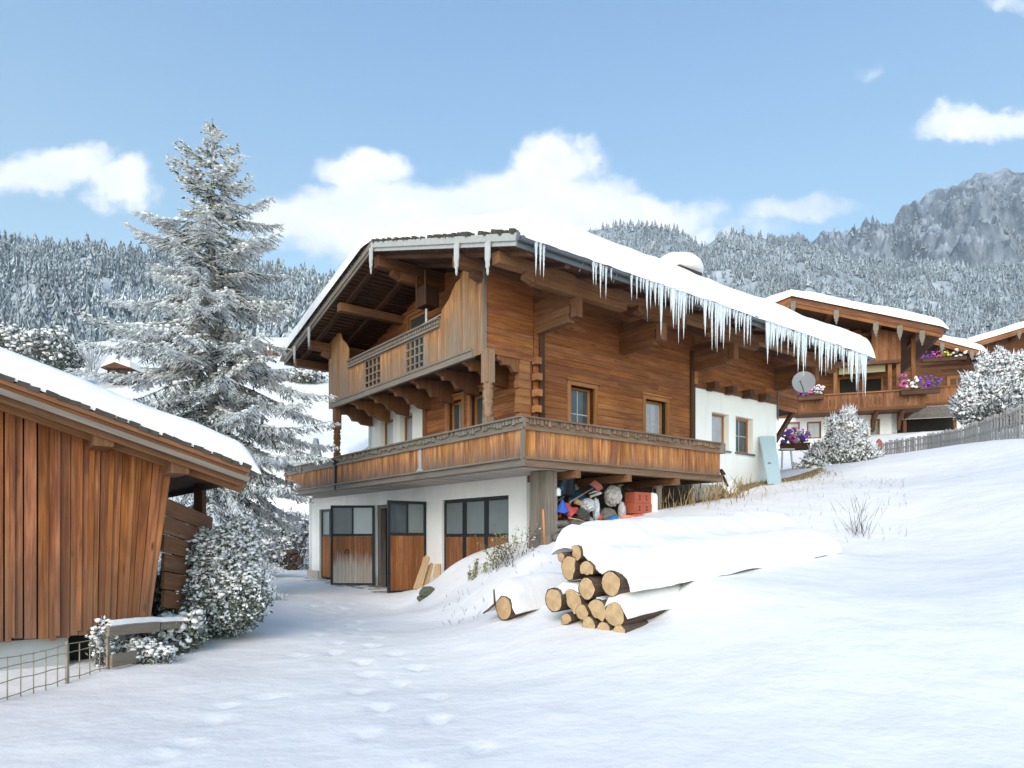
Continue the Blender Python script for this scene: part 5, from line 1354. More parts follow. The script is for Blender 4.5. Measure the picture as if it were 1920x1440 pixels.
for h in (.06, .2, .33, .42): wm_.tube([wp(q, h + U(-.012, .012)) for q in np.linspace(0, 1, 9)], .0055, 5)
build('mesh_wire', wm_, plain('rusty_wire', (.33, .27, .2), .6, .4, .35, 20), wf)
mb = MB()
for q in (.02, .62, .98): mb.tube([wp(q, -.3), wp(q, .46)], .016, 7)
build('post', mb, plain('fence_post_metal', (.3, .24, .18), .6, .3, .3, 10), wf)
# ------------------------------------------------------------------ things by the garage
def crumple(name, c, r, mat, label, cat, jit=.3, nz=9, na=14, group=None):
    mb = MB(); mb.blob(c, r, 12, 18, jit * .6); mb.SM = [False] * len(mb.SM) if cat != 'ball' else mb.SM; return build(name, mb, mat, label=label, cat=cat, group=group)
def TT(u, v, t): s_, z_ = H.T(u, v, t); return H.P(s_, t, z_)
k_ = 17.2
for i, (u0, v0, u1, v1, w_, lb) in enumerate(((784, 1106, 800, 1046, .17, 'wide pale slab of sawn wood leaning beside the open garage door'), (796, 1106, 808, 1060, .12, 'narrow pale board leaning in front of the white pier'), (778, 1104, 792, 1064, .10, 'short split plank leaning against the garage door edge'))):
    mb = MB(); a_, b_ = at(u0, v0, k_ + i * .12), at(u1, v1, k_ + .5 + i * .05); mb.bar(a_, b_, w_, .05, up=(0, 1, 0)); mb.bar(b_ + Vector((-.01, 0, -.02)), b_ + Vector((.03, .02, .05)), w_ * .7, .05, up=(0, 1, 0)); build('wood_slab', mb, W_PALE, label=lb, cat='board', group='pale wood by the garage')
mb = MB(); c = at(826, 1068, 17.3); mb.bar(c + Vector((-.07, 0, -.2)), c + Vector((-.07, 0, .14)), .15, .15); mb.bar(c + Vector((-.16, .06, -.2)), c + Vector((-.12, .1, .08)), .08, .1); build('chopping_block', mb, W_PALE, label='small pale wood block showing above the snow bank', cat='wood block')
# firewood stack and basket inside the open bay
g = random.Random(4)
for i in range(9):
    mb = MB(); c = H.P(S0 + .55, 17.3 + .17 * (i % 3) + .25, -1.44 + .15 * (i // 3)); r = g.uniform(.06, .08); mb.tube([c, c + H.P(.5, 0, 0)], r, 9); build('firewood', mb, [W_PALE, BARK, W_GREY][i % 3], label='short piece of firewood stacked inside the open garage bay', cat='firewood', group='firewood in the open garage bay')
mb = MB(); c = H.P(S0 + .5, 17.65, -.98); mb.lathe(c, [(.11, 0), (.15, .02), (.17, .16), (.155, .165), (.1, .04)], 12); build('bucket', mb, plain('orange_plastic', (.55, .13, .03), .5), label='orange bucket on the firewood in the garage', cat='bucket')
mb = MB(); mb.bar(H.P(S0 + .5, 17.9, -1.0), H.P(S0 + .7, 18.0, .1), .14, .03, up=(0, 1, 0)); build('garage_board', mb, W_DOOR, label='reddish board standing upright inside the open garage', cat='board')
# stone end of the bank
STONE = plaster('mossy_stone', (.13, .125, .09), .5)
for i, (u, v, k, r) in enumerate(((801, 1106, 15.9, .16), (793, 1118, 16.0, .11))):
    mb = MB(); c = at(u, v, k); mb.blob(c - Vector((0, 0, .05)), (r * 1.25, r, r * .8), 9, 12, .13); mb.SM = [False] * len(mb.SM); build('stone', mb, STONE, label=['larger mossy stone sticking out of the end of the snow bank', 'smaller dark stone below the mossy one at the bank end'][i], cat='stone', group='stones of the snow bank')
mb = MB()
for i in range(16):
    t_ = 10.5 + U(0, .25); u = 1044 + (i % 6) * 8; v = 982 + (i // 6) * 13; c = TT(u, v, t_); mb.blob(c, (U(.09, .14), .1, U(.06, .09)), 6, 8, .2)
build('stone_wall', mb, plaster('rubble', (.2, .18, .165), .5), label='low rubble wall under the cluttered balcony store', cat='wall')

# clutter stored under the side balcony
BLUE = plain('blue_plastic', (.025, .075, .36), .45); NAVY = plain('navy_tarp', (.012, .018, .035), .5); TEAL = plain('teal_tarp', (.02, .09, .15), .5); REDC = plain('red_cloth', (.55, .07, .06), .8, 0, .4, 12)
CLEAR = plain('clear_foil', (.36, .37, .40), .25, 0, .5, 14, .7); WHITEB = plain('white_sack', (.42, .40, .40), .6, 0, .55, 16); CLAY = plain('clay_block', (.36, .085, .045), .8, 0, .25, 12, bump=.3); RUST = plain('rusty_blade', (.32, .095, .075), .6, .2, .3, 10); LBLUE = plain('light_blue_ball', (.015, .17, .55), .35)
mb = MB(); c = TT(1055, 962, 10.6); b0 = mb.vs([c + H.P(0, 0, .30)]); rim = mb.vs([c + H.P(.17 * math.cos(q) * U(.85, 1.15), .17 * math.sin(q), U(-.02, .02)) for q in np.linspace(0, 6.283, 13)[:-1]])
for j in range(12): mb.face((b0, rim + j, rim + (j + 1) % 12), None, None)
build('tarp', mb, BLUE, label='bright blue cone of folded tarp at the left of the clutter', cat='tarp')
mb = MB(); n_ = 12
def sheet(mb, f, nu, nv, th=.02):
    b0 = mb.vs([f(i / (nu - 1), j / (nv - 1)) for j in range(nv) for i in range(nu)])
    for j in range(nv - 1):
        for i in range(nu - 1): mb.face((b0 + j * nu + i, b0 + j * nu + i + 1, b0 + (j + 1) * nu + i + 1, b0 + (j + 1) * nu + i), None, None, 0, True)
sheet(mb, lambda a, b: TT(1050 + 34 * a, 966 - 9 * b - 12 * math.sin(a * 3.1) * b, 10.55 + .25 * b) + Vector((0, 0, .05 * math.sin(a * 9 + b * 5))), 10, 6)
build('cloth', mb, REDC, label='crumpled red and pink cloth beside the blue tarp cone', cat='cloth')
mb = MB(); sheet(mb, lambda a, b: TT(1049 + 12 * b + 26 * a * (1 - .3 * b), 932 - 42 * b - 6 * math.sin(a * 3.1), 10.9 + .3 * a) + H.P(0, .06 * math.sin(a * 11 + b * 3), 0), 9, 7); build('tarp', mb, NAVY, label='dark navy tarp hanging under the balcony at the left', cat='tarp')
mb = MB(); sheet(mb, lambda a, b: TT(1066 + 36 * a, 940 - 20 * b * math.sin(.4 + a * 2.4), 10.85 + .4 * b) + Vector((0, 0, .05 * math.sin(a * 8 + b * 4))), 9, 6); build('tarp', mb, TEAL, label='teal blue tarp draped over the heap behind the spade', cat='tarp')
sp_ = thing('spade', 'rusty red spade lying across the clutter with its blade up', 'spade', TT(1090, 930, 10.6))
mb = MB(); mb.tube([TT(1068, 942, 10.55), TT(1112, 915, 10.75)], .018, 7); build('handle', mb, W_GREY, sp_)
mb = MB(); sheet(mb, lambda a, b: TT(1108 + 16 * a + 10 * b, 908 + 15 * a - 8 * b, 10.75) + H.P(0, .05 * (a - .5) ** 2 * 4, 0), 5, 5)
for i in range(0): pass
build('blade', mb, RUST, sp_)
crumple('plastic_bag', TT(1102, 948, 10.75), (.17, .15, .15), CLEAR, 'grey transparent plastic bag in the middle of the clutter', 'bag', .22)
crumple('plastic_bag', TT(1118, 955, 10.7), (.08, .1, .24), CLEAR, 'narrow upright foil bundle right of the grey plastic bag', 'bag', .2)
crumple('sack', TT(1149, 930, 10.95), (.20, .15, .22), WHITEB, 'crumpled white sack high on the clutter heap', 'sack', .25)
crumple('sack', TT(1166, 958, 10.75), (.09, .1, .2), WHITEB, 'slim pale sack beside the heap of clay blocks', 'sack', .2)
crumple('rubble_sack', TT(1140, 968, 10.7), (.2, .15, .17), plain('rubble_grey', (.12, .11, .10), .9, 0, .6, 18), 'dark heap of rubble above the blue ball', 'rubble', .3)
crumple('rubble_sack', TT(1088, 968, 10.75), (.2, .15, .15), plain('rubble_dark', (.05, .047, .045), .9, 0, .6, 18), 'dark junk heap behind the pale pole', 'rubble', .3)
crumple('ball', TT(1151, 980, 10.42), (.14, .14, .14), LBLUE, 'light blue ball at the edge of the snow heap', 'ball', .02, 10, 16)
crumple('patterned_sack', TT(1177, 974, 10.5), (.19, .12, .10), plain('orange_pattern', (.6, .22, .13), .8, 0, .7, 22), 'orange patterned sack lying right of the blue ball', 'sack', .2)
mb = MB(); c = TT(1197, 971, 10.45); mb.bar(c - H.P(.11, 0, 0), c + H.P(.11, 0, 0), .16, .16); mb.bar(c - H.P(.115, 0, -.05), c + H.P(.115, 0, .05), .165, .02); build('box', mb, plain('pink_box', (.55, .12, .10), .7), label='pinkish box between the patterned sack and clay blocks', cat='box')
def clay(s0, s1, t0, z0, z1, lb):
    mb = MB(); mb.fbox(H, (s0, s1), (t0, t0 + .3), (z0, z1), 0, axis=1)
    for i in range(3):
        z = z0 + (z1 - z0) * (.22 + .28 * i); mb.fbox(H, (s0 - .004, s1 + .004), (t0 - .004, t0 + .304), (z - .012, z + .012), 0, .1, axis=1)
    for i in range(2):
        for j in range(2):
            x = s0 + (s1 - s0) * (.3 + .4 * i); zz = z0 + (z1 - z0) * (.36 + .28 * j); mb.fbox(H, (x - .02, x + .02), (t0 - .006, t0 - .0045), (zz - .018, zz + .018), 1)
    build('clay_block', mb, [CLAY, DARK], label=lb, cat='clay block', group='stack of orange clay blocks')
q0 = H.T(1190, 943, 10.6); q1 = H.T(1221, 924, 10.6); hb_ = (q1[1] - q0[1]) * .92
clay(q0[0], q1[0], 10.6, q0[1], q1[1], 'top orange clay block of the stack by the white board')
clay(q0[0] - .04, q1[0], 10.58, q0[1] - hb_ - .005, q0[1] - .005, 'middle orange clay block of the stack by the white board')
clay(q0[0] + .14, q1[0], 10.6, q0[1] - hb_ * 2 - .01, q0[1] - hb_ - .01, 'bottom orange clay block of the stack by the white board')
q0 = H.T(1224, 990, 10.55); q1 = H.T(1233, 926, 10.55); mb = MB(); mb.extrude([H.P(q0[0], 10.55, q0[1]), H.P(q1[0], 10.55, q0[1]), H.P(q1[0], 10.55, q1[1] - .06), H.P(q1[0] - .04, 10.55, q1[1]), H.P(q0[0], 10.55, q1[1] + .02)], H.P(0, .3, 0)); build('panel', mb, PLASTER, label='off white panel standing right of the clay blocks', cat='panel')
q0 = H.T(1234, 990, 10.75); mb = MB(); mb.bar(H.P(q0[0], 10.75, .0), H.P(q0[0] + .02, 10.75, 1.17), .13, .1); mb.bar(H.P(q0[0] - .1, 10.75, 1.16), H.P(q0[0] + .12, 10.75, 1.2), .1, .06); build('prop_post', mb, W_GREY, label='grey prop post behind the off white panel', cat='post')
q0 = H.T(1162, 940, 11.0); mb = MB(); mb.bar(H.P(q0[0], 11, .2), H.P(q0[0], 11, 1.19), .06, .05); mb.bar(H.P(q0[0] - .08, 11, 1.17), H.P(q0[0] + .08, 11, 1.19), .06, .03); build('prop_post', mb, W_GREY, label='thin grey prop above the white sack', cat='post')
mb = MB(); mb.tube([TT(1066, 971, 10.42), TT(1085, 974, 10.42), TT(1112, 984, 10.4)], .012, 6); build('pole', mb, W_PALE, label='pale pole sloping down in front of the clutter', cat='pole')
mb = MB(); c = TT(1047, 930, 10.6); mb.lathe(c, [(.05, 0), (.055, .02), (.055, .13), (.03, .15), (.02, .17)], 10); build('canister', mb, plain('white_can', (.5, .52, .55), .5), label='small white canister next to the corner timber', cat='canister')
mb = MB(); mb.tube([at(1018, 955, 13.05), at(1019, 975, 13.05), at(1021, 1020, 13.05)], [.018, .026, .02], 6); build('tool_handle', mb, plain('orange_wood', (.5, .2, .07), .6), label='orange wooden handle propped between the corner timbers', cat='tool')
cm = [NAVY, TEAL, WHITEB, CLEAR, W_GREY, RUST, BARK, PLASTER, DARKMET, W_PALE, REDC, CONC]
names = ['dark', 'teal', 'whitish', 'clear', 'grey wooden', 'rust red', 'bark brown', 'white', 'black', 'pale wooden', 'red', 'grey']
for i in range(64):
    u = U(1046, 1182); v = U(912, 985); t_ = U(10.75, 11.5); c = TT(u, v, t_); mb = MB(); j = random.randrange(12)
    if i % 3 == 0: mb.bar(c, c + Vector((U(-.25, .25), U(-.15, .15), U(-.2, .25))), U(.02, .07), U(.015, .05))
    elif i % 3 == 1: mb.bar(c, c + Vector((U(-.14, .14), U(-.1, .1), U(-.08, .1))), U(.06, .14), U(.05, .12))
    else: mb.blob(c, (U(.04, .11), U(.04, .1), U(.04, .1)), 7, 10, .25); mb.SM = [False] * len(mb.SM)
    build('clutter_piece', mb, cm[j], label='small piece of mixed junk heaped in the balcony store', cat='junk', group='small junk in the balcony store')
# boxes and papers in the dry reeds
mb = MB(); mb.fbox(H, (14.3, 14.9), (10.62, 10.9), (1.15, 1.22)); c = TT(1298, 957, 10.2); mb = MB(); mb.blob(c, (.16, .1, .06), 6, 9, .3); build('plastic_scrap', mb, plain('pale_blue_plastic', (.4, .5, .6), .4, 0, .4, 15), label='pale blue scrap of plastic among the dry reeds', cat='scrap')
# leaning white board and roof board on the corner
mb = MB(); a_, b_ = H.P(15.95, 11.15, 1.12), H.P(15.35, 11.78, 1.72); mb.bar(TT(1392, 925, 11.2) + Vector((-.2, 0, -.02)), TT(1362, 905, 11.75), .34, .03, up=(0, -1, .3)); build('board', mb, PLASTER, label='small white board tilted against the house near the balcony end', cat='board')
mb = MB(); mb.bar(TT(1364, 912, 10.6), TT(1352, 884, 10.6), .06, .03); mb.bar(TT(1358, 890, 10.7), TT(1351, 880, 10.7), .1, .02); build('broken_slat', mb, W_SOFF, label='broken dark slat hanging at the balcony end', cat='slat')
# light blue door panel
A0, A1 = H.T(1442, 907, 10.95), H.T(1466, 902, 10.95); B0, B1 = H.T(1426, 818, 11.78), H.T(1454, 818, 11.78)
dp_ = thing('door_panel', 'light blue door panel leaning against the white wall', 'door', H.P((A0[0] + A1[0]) / 2, 11.2, A0[1] - .05))
mb = MB(); q = [H.P(A0[0], 10.95, A0[1]), H.P(A1[0], 10.95, A0[1] + .02), H.P(B1[0], 11.8, B1[1]), H.P(B0[0], 11.8, B0[1])]; nrm = (q[1] - q[0]).cross(q[3] - q[0]).normalized() * -.05
mb.extrude(q, nrm); build('panel', mb, plain('pale_blue_paint', (.40, .50, .53), .5, 0, .06, 3), dp_)
mb = MB(); hc = q[0].lerp(q[3], .42).lerp(q[1].lerp(q[2], .42), .2) - nrm * .3; mb.bar(hc, hc + (q[1] - q[0]).normalized() * .12, .03, .03); build('handle', mb, ZINC, dp_)
# satellite dish
dc = at(1507, 716, 20.4); nd = Vector((-.30, -.92, .22)).normalized(); sdx = nd.cross(Vector((0, 0, 1))).normalized(); sdy = sdx.cross(nd)
dish = thing('satellite_dish', 'pale grey satellite dish on an arm at the far corner of the chalet', 'satellite dish', dc)
mb = MB(); rings = []; n_ = 28
for i in range(7):
    r = .325 * i / 6; dep = -.07 * (1 - (r / .325) ** 2)
    rings.append(mb.vs([dc + sdx * r * math.cos(6.2832 * j / n_) + sdy * r * 1.06 * math.sin(6.2832 * j / n_) + nd * dep for j in range(n_)]))
for i in range(6):
    for j in range(n_): k2 = (j + 1) % n_; mb.face((rings[i] + j, rings[i] + k2, rings[i + 1] + k2, rings[i + 1] + j), None, None, 0, True)
build('reflector', mb, plain('dish_grey', (.50, .53, .62), .4, .1, .06, 4), dish)
mb = MB(); mb.tube([dc + sdx * .0 - sdy * .32 + nd * .02, dc + sdx * .13 - sdy * .12 + nd * .36], .014, 6); build('feed_arm', mb, DARKMET, dish)
mb = MB(); c = dc + sdx * .13 - sdy * .10 + nd * .36; mb.tube([c, c - nd * .10], [.035, .03], 10); build('receiver', mb, GREYPAINT, dish)
mb = MB(); w_ = H.P(SE - .02, TW - .07, dc.z + .02); mb.tube([w_ + Vector((0, 0, -1.0)), w_, dc - nd * .09], .018, 7); build('mast', mb, ZINC, dish)

# ------------------------------------------------------------------ dry plants
STRAW = frost_leaf('straw', (.26, .18, .09), (.45, .36, .25)); OLIVE = frost_leaf('olive_leaves', (.16, .15, .055), (.40, .36, .18)); TWIG = frost_leaf('dark_twigs', (.10, .075, .06), (.62, .6, .6))
def stalks(name, pts, h, lean, w, mat, label, cat='plant', seed=0, kind=None, leaf=0, up=1.0, group=None, frost=.1):
    g = np.random.default_rng(seed); A, B, W_ = [], [], []; LP = []
    for p in pts:
        hh = h * g.uniform(.5, 1.15); d = np.array([g.normal() * lean, g.normal() * lean, up]); d /= np.linalg.norm(d); a = np.array(p); k = np.array([g.normal() * .12, g.normal() * .12, 0]) * hh
        m1 = a + d * hh * .5; e = a + d * hh + k * 1.2
        A += [a, m1 - d * .02]; B += [m1 + d * .05, e]; W_ += [w * 1.2, w]
        if leaf:
            for _ in range(leaf): q = g.random() ** .7; LP.append(a + (e - a) * q + g.normal(size=3) * .05 * h)
    n = len(A); P_ = [spindles(A, B, W_, (g.random(n) < frost) * .9, (g.random(n) < frost) * .6, g.random(n))]
    if leaf: LP = np.array(LP); P_.append(leaves(LP, .028, g, (g.random(len(LP)) < .2) * .9, g.random(len(LP))))
    V, F, C = cat_(P_)
    return build_np(name, V, F, mat, cols=C, label=label, cat=cat, kind=kind, group=group)
def onground(u, v, k, spread, n, g, dz=-.03):
    c = at(u, v, k); r = []
    for _ in range(n): x, y = c.x + g.normal() * spread, c.y + g.normal() * spread; r.append((x, y, gz(x, y) + dz))
    return r
g = np.random.default_rng(3)
rp = []
for i in range(105):
    s_ = 12.6 + 3.2 * g.random() ** .7; t_ = 10.35 + g.normal() * .3
    p = H.P(s_, t_, 0); rp.append((p.x, p.y, gz(p.x, p.y) - .02))
stalks('dry_reeds', rp, .6, .18, .012, STRAW, 'clump of dry straw coloured reeds under the balcony end', 'reeds', 4, 'stuff')
# litter strip along the wall
lit = M('dry_grass_litter'); p = lit.geo().outputs['Position']; n1 = lit.noise(p, 7, 6, .7); n2 = lit.noise(p, 40, 4, .7)
lit.set(color=lit.mix(n2, lit.mix(n1, (.07, .05, .025), (.27, .19, .09)), (.36, .27, .14)), rough=.95, spec=.1); lit.bump(n2, .8, .03)
NS, NT_ = 120, 16; Vv = []
for i in range(NS):
    s_ = 13.2 + (22.6 - 13.2) * i / (NS - 1)
    far = float(np.interp(s_, [13.2, 15, 17, 19, 21, 22.6], [.75, .95, .62, .62, .5, .05])) + .12 * float(fbm(s_ * 2.3, 1.0, 3, 4))
    for j in range(NT_):
        t_ = 11.9 - (far + .05) * j / (NT_ - 1); p = H.P(s_, t_, 0); Vv.append((p.x, p.y, 0))
Vv = np.array(Vv); e_ = np.tile(np.linspace(0, 1, NT_), NS); Vv[:, 2] = snow_z(Vv[:, 0], Vv[:, 1]) + .05 * (1 - e_ ** 6) + .012 * fbm(Vv[:, 0] * 9, Vv[:, 1] * 9, 2, 2) - .02 * (e_ > .95)
ix = np.arange(NS * NT_).reshape(NS, NT_); build_np('dry_grass_strip', Vv, np.stack([ix[:-1, :-1], ix[1:, :-1], ix[1:, 1:], ix[:-1, 1:]], -1).reshape(-1, 4), lit.m, smooth=True, kind='structure')
# bare strip of ground in front of the garage doors
ap = M('bare_ground'); p = ap.geo().outputs['Position']; n1 = ap.noise(p, 2.2, 6, .65); n2 = ap.noise(p, 26, 4, .7)
ap.set(color=ap.mix(ap.mapr(n1, .44, .56), ap.mix(n2, (.13, .105, .08), (.34, .30, .25)), (.78, .78, .78)), rough=.95, spec=.1); ap.bump(n2, .6, .02)
NS, NT_ = 90, 14; Vv = []
for i in range(NS):
    t_ = 15.9 + (24.6 - 15.9) * i / (NS - 1); wd = (.95 + .35 * float(fbm(t_ * 1.1, 3.0, 4, 7))) * min(1, (i + 3) / 8, (NS - i) / 12)
    for j in range(NT_): p = H.P(9.64 - max(.08, wd) * j / (NT_ - 1), t_, 0); Vv.append((p.x, p.y, 0))
Vv = np.array(Vv); e_ = np.tile(np.linspace(0, 1, NT_), NS); Vv[:, 2] = snow_z(Vv[:, 0], Vv[:, 1]) + .03 - .05 * e_ ** 5
ix = np.arange(NS * NT_).reshape(NS, NT_); build_np('bare_ground', Vv, np.stack([ix[:-1, :-1], ix[1:, :-1], ix[1:, 1:], ix[:-1, 1:]], -1).reshape(-1, 4), ap.m, smooth=True, kind='structure')
rp = []
for i in range(700):
    s_ = g.uniform(13.6, 22.2); t_ = 11.8 - abs(g.normal()) * .4; p = H.P(s_, t_, 0); rp.append((p.x, p.y, gz(p.x, p.y)))
stalks('dry_grass', rp, .14, .6, .009, STRAW, 'brown dead grass along the foot of the white wall', 'grass', 5, 'stuff')
for i, (u, v, k, n, h, lb) in enumerate(((893, 1062, 14.9, 10, .42, 'low olive weed in front of the closed garage door'), (932, 1058, 14.4, 20, .75, 'tall olive leafed weed in front of the closed garage door'), (966, 1056, 13.9, 16, .7, 'dark twiggy weed at the right end of the garage wall'))):
    stalks('weed', onground(u, v, k, .14, n, g), h, .28, .008, OLIVE if i < 2 else TWIG, lb, 'weed', 20 + i, leaf=26 if i < 2 else 20, group='weeds on the snow bank')
stalks('bare_shrub', onground(1612, 935, 13.6, .13, 26, g), .85, .35, .006, TWIG, 'bare thin twigged shrub rising from the snowy slope', 'shrub', 31, frost=.4)
rp = []
for i in range(230):
    u = g.uniform(1330, 1700); k = g.uniform(13, 21); x = (u - 960) / FPX * k; rp.append((x, k, gz(x, k) - .02))
stalks('grass_stalks', rp, .24, .3, .0035, TWIG, 'sparse dead stalks poking through the snow on the slope', 'grass', 32, 'stuff', frost=.5)
rp = []
for i in range(60):
    u = g.uniform(830, 1040); k = g.uniform(12, 15); x = (u - 960) / FPX * k; rp.append((x, k, gz(x, k) - .02))
stalks('grass_stalks', rp, .2, .4, .004, TWIG, 'thin dead stalks on the snow bank before the garage', 'grass', 33, 'stuff', frost=.3)

# ------------------------------------------------------------------ shrubs and hedge around
def sb(u, v, k, rad, n, lb, seed, mat=None, **kw):
    p = at(u, v, k); return bush('frosted_shrub', (p.x, p.y, p.z - .1), rad, n, lb, mat or BUSHD, seed, **kw)
sb(1580, 880, 25.0, (1.45, 1.2, 2.45), 6500, 'white frosted shrub between the chalet corner and the picket fence', 41, snow=1.4, leaf=.045, blob=.047, spiky=.45, blob_h=.85, lobes=[(0, 0, .26, .72, .28), (.1, 0, .56, .44, .22), (.14, 0, .82, .2, .15), (-.5, 0, .18, .42, .18), (.52, 0, .22, .4, .2), (-.16, .1, .70, .2, .13), (.36, 0, .62, .22, .14)], low_green=False)
sb(1520, 888, 24.2, (.7, .5, .55), 320, 'low frosted shrub beside the flower tub', 42, snow=1.0, leaf=.06, blob=.075, spiky=.6, low_green=False)
sb(1870, 800, 27.5, (1.75, 1.5, 3.2), 6500, 'large frosted shrub behind the picket fence at the right edge', 43, snow=1.4, leaf=.05, blob=.056, spiky=.4, blob_h=.85, lobes=[(0, 0, .36, .75, .33), (-.55, 0, .3, .45, .26), (-.1, 0, .74, .36, .2), (.45, 0, .7, .42, .24), (-.6, 0, .56, .25, .16), (.1, 0, .93, .18, .1), (-.3, 0, .86, .16, .1)], low_green=False)
sb(1960, 800, 25.5, (1.3, 1.2, 2.0), 900, 'rounded snowy shrub cut by the right edge of the view', 44, snow=1.2, leaf=.06, blob=.08, spiky=.3, low_green=False)
sb(540, 1062, 29, (2.2, 1.2, 2.6), 1500, 'frosted hedge shrub at the left rear of the garage', 45, snow=.8, leaf=.06, blob=.08, spiky=1.4, low_green=False)
sb(480, 1066, 25, (1.2, 1.0, 1.1), 600, 'low frosted shrub between the big bush and the garage', 46, snow=1.0, leaf=.06, blob=.09, spiky=.8, low_green=False)
for i, (u, v, k, r, lb) in enumerate(((575, 738, 100, 3.4, 'rounded snowy shrub right of the pair on the left slope'), (528, 735, 100, 2.2, 'smaller snowy shrub left of the pair on the left slope'), (95, 700, 90, 5.0, 'large frosted shrub above the barn roof at the far left'), (30, 690, 95, 4.2, 'frosted shrub at the left edge of the view above the barn'))):
    sb(u, v, k, (r, r, r * 1.15 if i < 2 else r * 1.3), 520, lb, 50 + i, snow=.9, leaf=.26, blob=.3, low_green=True)
m_ = at(172, 700, 88); stalks('bare_tree', [(m_.x + U(-.3, .3), m_.y, m_.z - .5) for _ in range(90)], 5.5, .22, .05, frost_leaf('bare_twigs', (.25, .26, .28), (.6, .63, .67)), 'bare frosted tree left of the tall spruce', 'tree', 60, frost=.7)
mb = MB(); c = at(548, 1045, 25.2); 
for i in range(20): mb.blob(c + Vector((U(-.35, .35), U(-.1, .1), U(-.42, .25))), (.12, .1, .09), 5, 7, .2)
build('woodpile', mb, BARK, label='dark stacked woodpile at the left corner of the garage', cat='woodpile')
# ------------------------------------------------------------------ neighbouring chalets (frame G: s away, t to the left)
FLW = {c: plain('petals_' + c, v, .6, 0, .25, 8) for c, v in dict(purple=(.22, .05, .42), pink=(.62, .09, .38), white=(.8, .74, .78), yellow=(.6, .5, .12)).items()}
LEAF = plain('flower_leaves', (.06, .11, .03), .7)
def flowers(c, w, d, h, cols, label, F, seed=0, group='flower boxes in bloom', boxmat=None):
    g = np.random.default_rng(seed); root = thing('flower_box', label, 'flower box', c, group)
    mb = MB(); mb.bar(c - F.P(0, w / 2, 0) * 1, c + F.P(0, w / 2, 0), d, .22); mb.bar(c - F.P(0, w / 2 + .02, -.1), c + F.P(0, w / 2 + .02, .1), d + .04, .03); build('box', mb, boxmat or W_SOFF, root)
    n = 70
    P = np.array([list(c + F.P(g.normal() * d * .5, g.uniform(-w / 2, w / 2), .15 + abs(g.normal()) * h * .5)) for _ in range(n)])
    V, F_, C = leaves(np.repeat(P, 2, 0) + g.normal(size=(n * 2, 3)) * .06, .08, g, np.zeros(n * 2), g.random(n * 2)); build_np('leaves', V, F_, LEAF, root)
    part_ = np.array_split(np.argsort(P @ np.array([F.e2[0], F.e2[1], 0])), len(cols))
    for q, cn in zip(part_, cols): 
        V, F_ = blobs(P[q] + g.normal(size=(len(q), 3)) * .05 + [0, 0, .05], g.uniform(.05, .1, len(q)), g, .8); build_np('blossoms', V, F_, FLW[cn], root)
    return root

W_CH = wood('far_chalet_wood', (.34, .14, .048), (.14, .05, .018), knots=.4, contrast=1.3)
W_CHD = wood('far_chalet_dark', (.26, .115, .05), (.11, .045, .02), knots=.3)
def GP(u, v, s): t_, z_ = G.S(u, v, s); return t_, z_
K2 = 36.0; p0 = at(1600, 815, K2); sF = G.st(p0)[0]
SR = sF - 2.4      # rake plane
eR, rd, eL = GP(1768, 618, SR), GP(1484, 560, SR), GP(1400, 596, SR)
sl2 = (rd[1] - eR[1]) / (rd[0] - eR[0]); eL = (rd[0] + (rd[0] - eR[0]) * .72, rd[1] - (rd[0] - eR[0]) * .72 * sl2)
ch2 = thing('neighbour_chalet', 'brown gabled chalet behind the shrubs with flower boxes on its balcony', 'house', G.P(sF, GP(1600, 815, sF)[0], GP(1600, 815, sF)[1]))
def p2(n_, mb, mats, par=None): return build(n_, mb, mats, par or ch2)
s1_ = sF + 9
tr_, tl_ = GP(1690, 700, sF)[0], eL[0] - 1.2
zg = GP(1600, 830, sF)[1] - .6; zb1 = GP(1600, 772, sF - 1.2)[1]; zfl = GP(1600, 778, sF)[1]
def rz2(t_): return (eR[1] + (t_ - eR[0]) * sl2 if t_ < rd[0] else rd[1] - (t_ - rd[0]) * sl2) - .16
wn = [(GP(1520, 800, sF)[0], GP(1498, 800, sF)[0], zg + 1.0, GP(1510, 791, sF)[1]), (GP(1555, 800, sF)[0], GP(1514, 800, sF)[0] - .45, zg + 1.0, GP(1535, 790, sF)[1])]
wn = [(GP(1500, 800, sF)[0], GP(1474, 800, sF)[0], zg + .9, GP(1485, 791, sF)[1]), (GP(1540, 800, sF)[0], GP(1513, 800, sF)[0], zg + .9, GP(1525, 790, sF)[1]), (GP(1650, 800, sF)[0], GP(1632, 800, sF)[0], zg + .9, GP(1640, 785, sF)[1])]
mb = MB(); plate(mb, G, 'S', sF, GP(1682, 780, sF)[0], tl_, zg, zfl, wn, .25); plate(mb, G, 'T', GP(1682, 780, sF)[0] + .0, sF, s1_, zg, zfl, [], .25); p2('plaster_wall', mb, PLASTER)
for h in wn: window(G, 'S', sF, *h, ch2, .12, .08, 1, 0, G_CURT if h is not wn[2] else G_DARK)
trw = GP(1682, 780, sF)[0]
lim2 = lambda z: (eR[0] + (z + .16 - eR[1]) / sl2, rd[0] + (rd[1] - z - .16) / sl2)
uw = [(GP(1570, 735, sF)[0], GP(1528, 735, sF)[0] - .3, zfl + .2, GP(1550, 705, sF)[1]), (GP(1648, 735, sF)[0], GP(1612, 735, sF)[0], zfl + .2, GP(1630, 708, sF)[1])]
uw = [(GP(1608, 735, sF)[0], GP(1574, 735, sF)[0], zfl + .3, GP(1590, 711, sF)[1]), (GP(1652, 735, sF)[0], GP(1622, 735, sF)[0], zfl + .3, GP(1636, 711, sF)[1])]
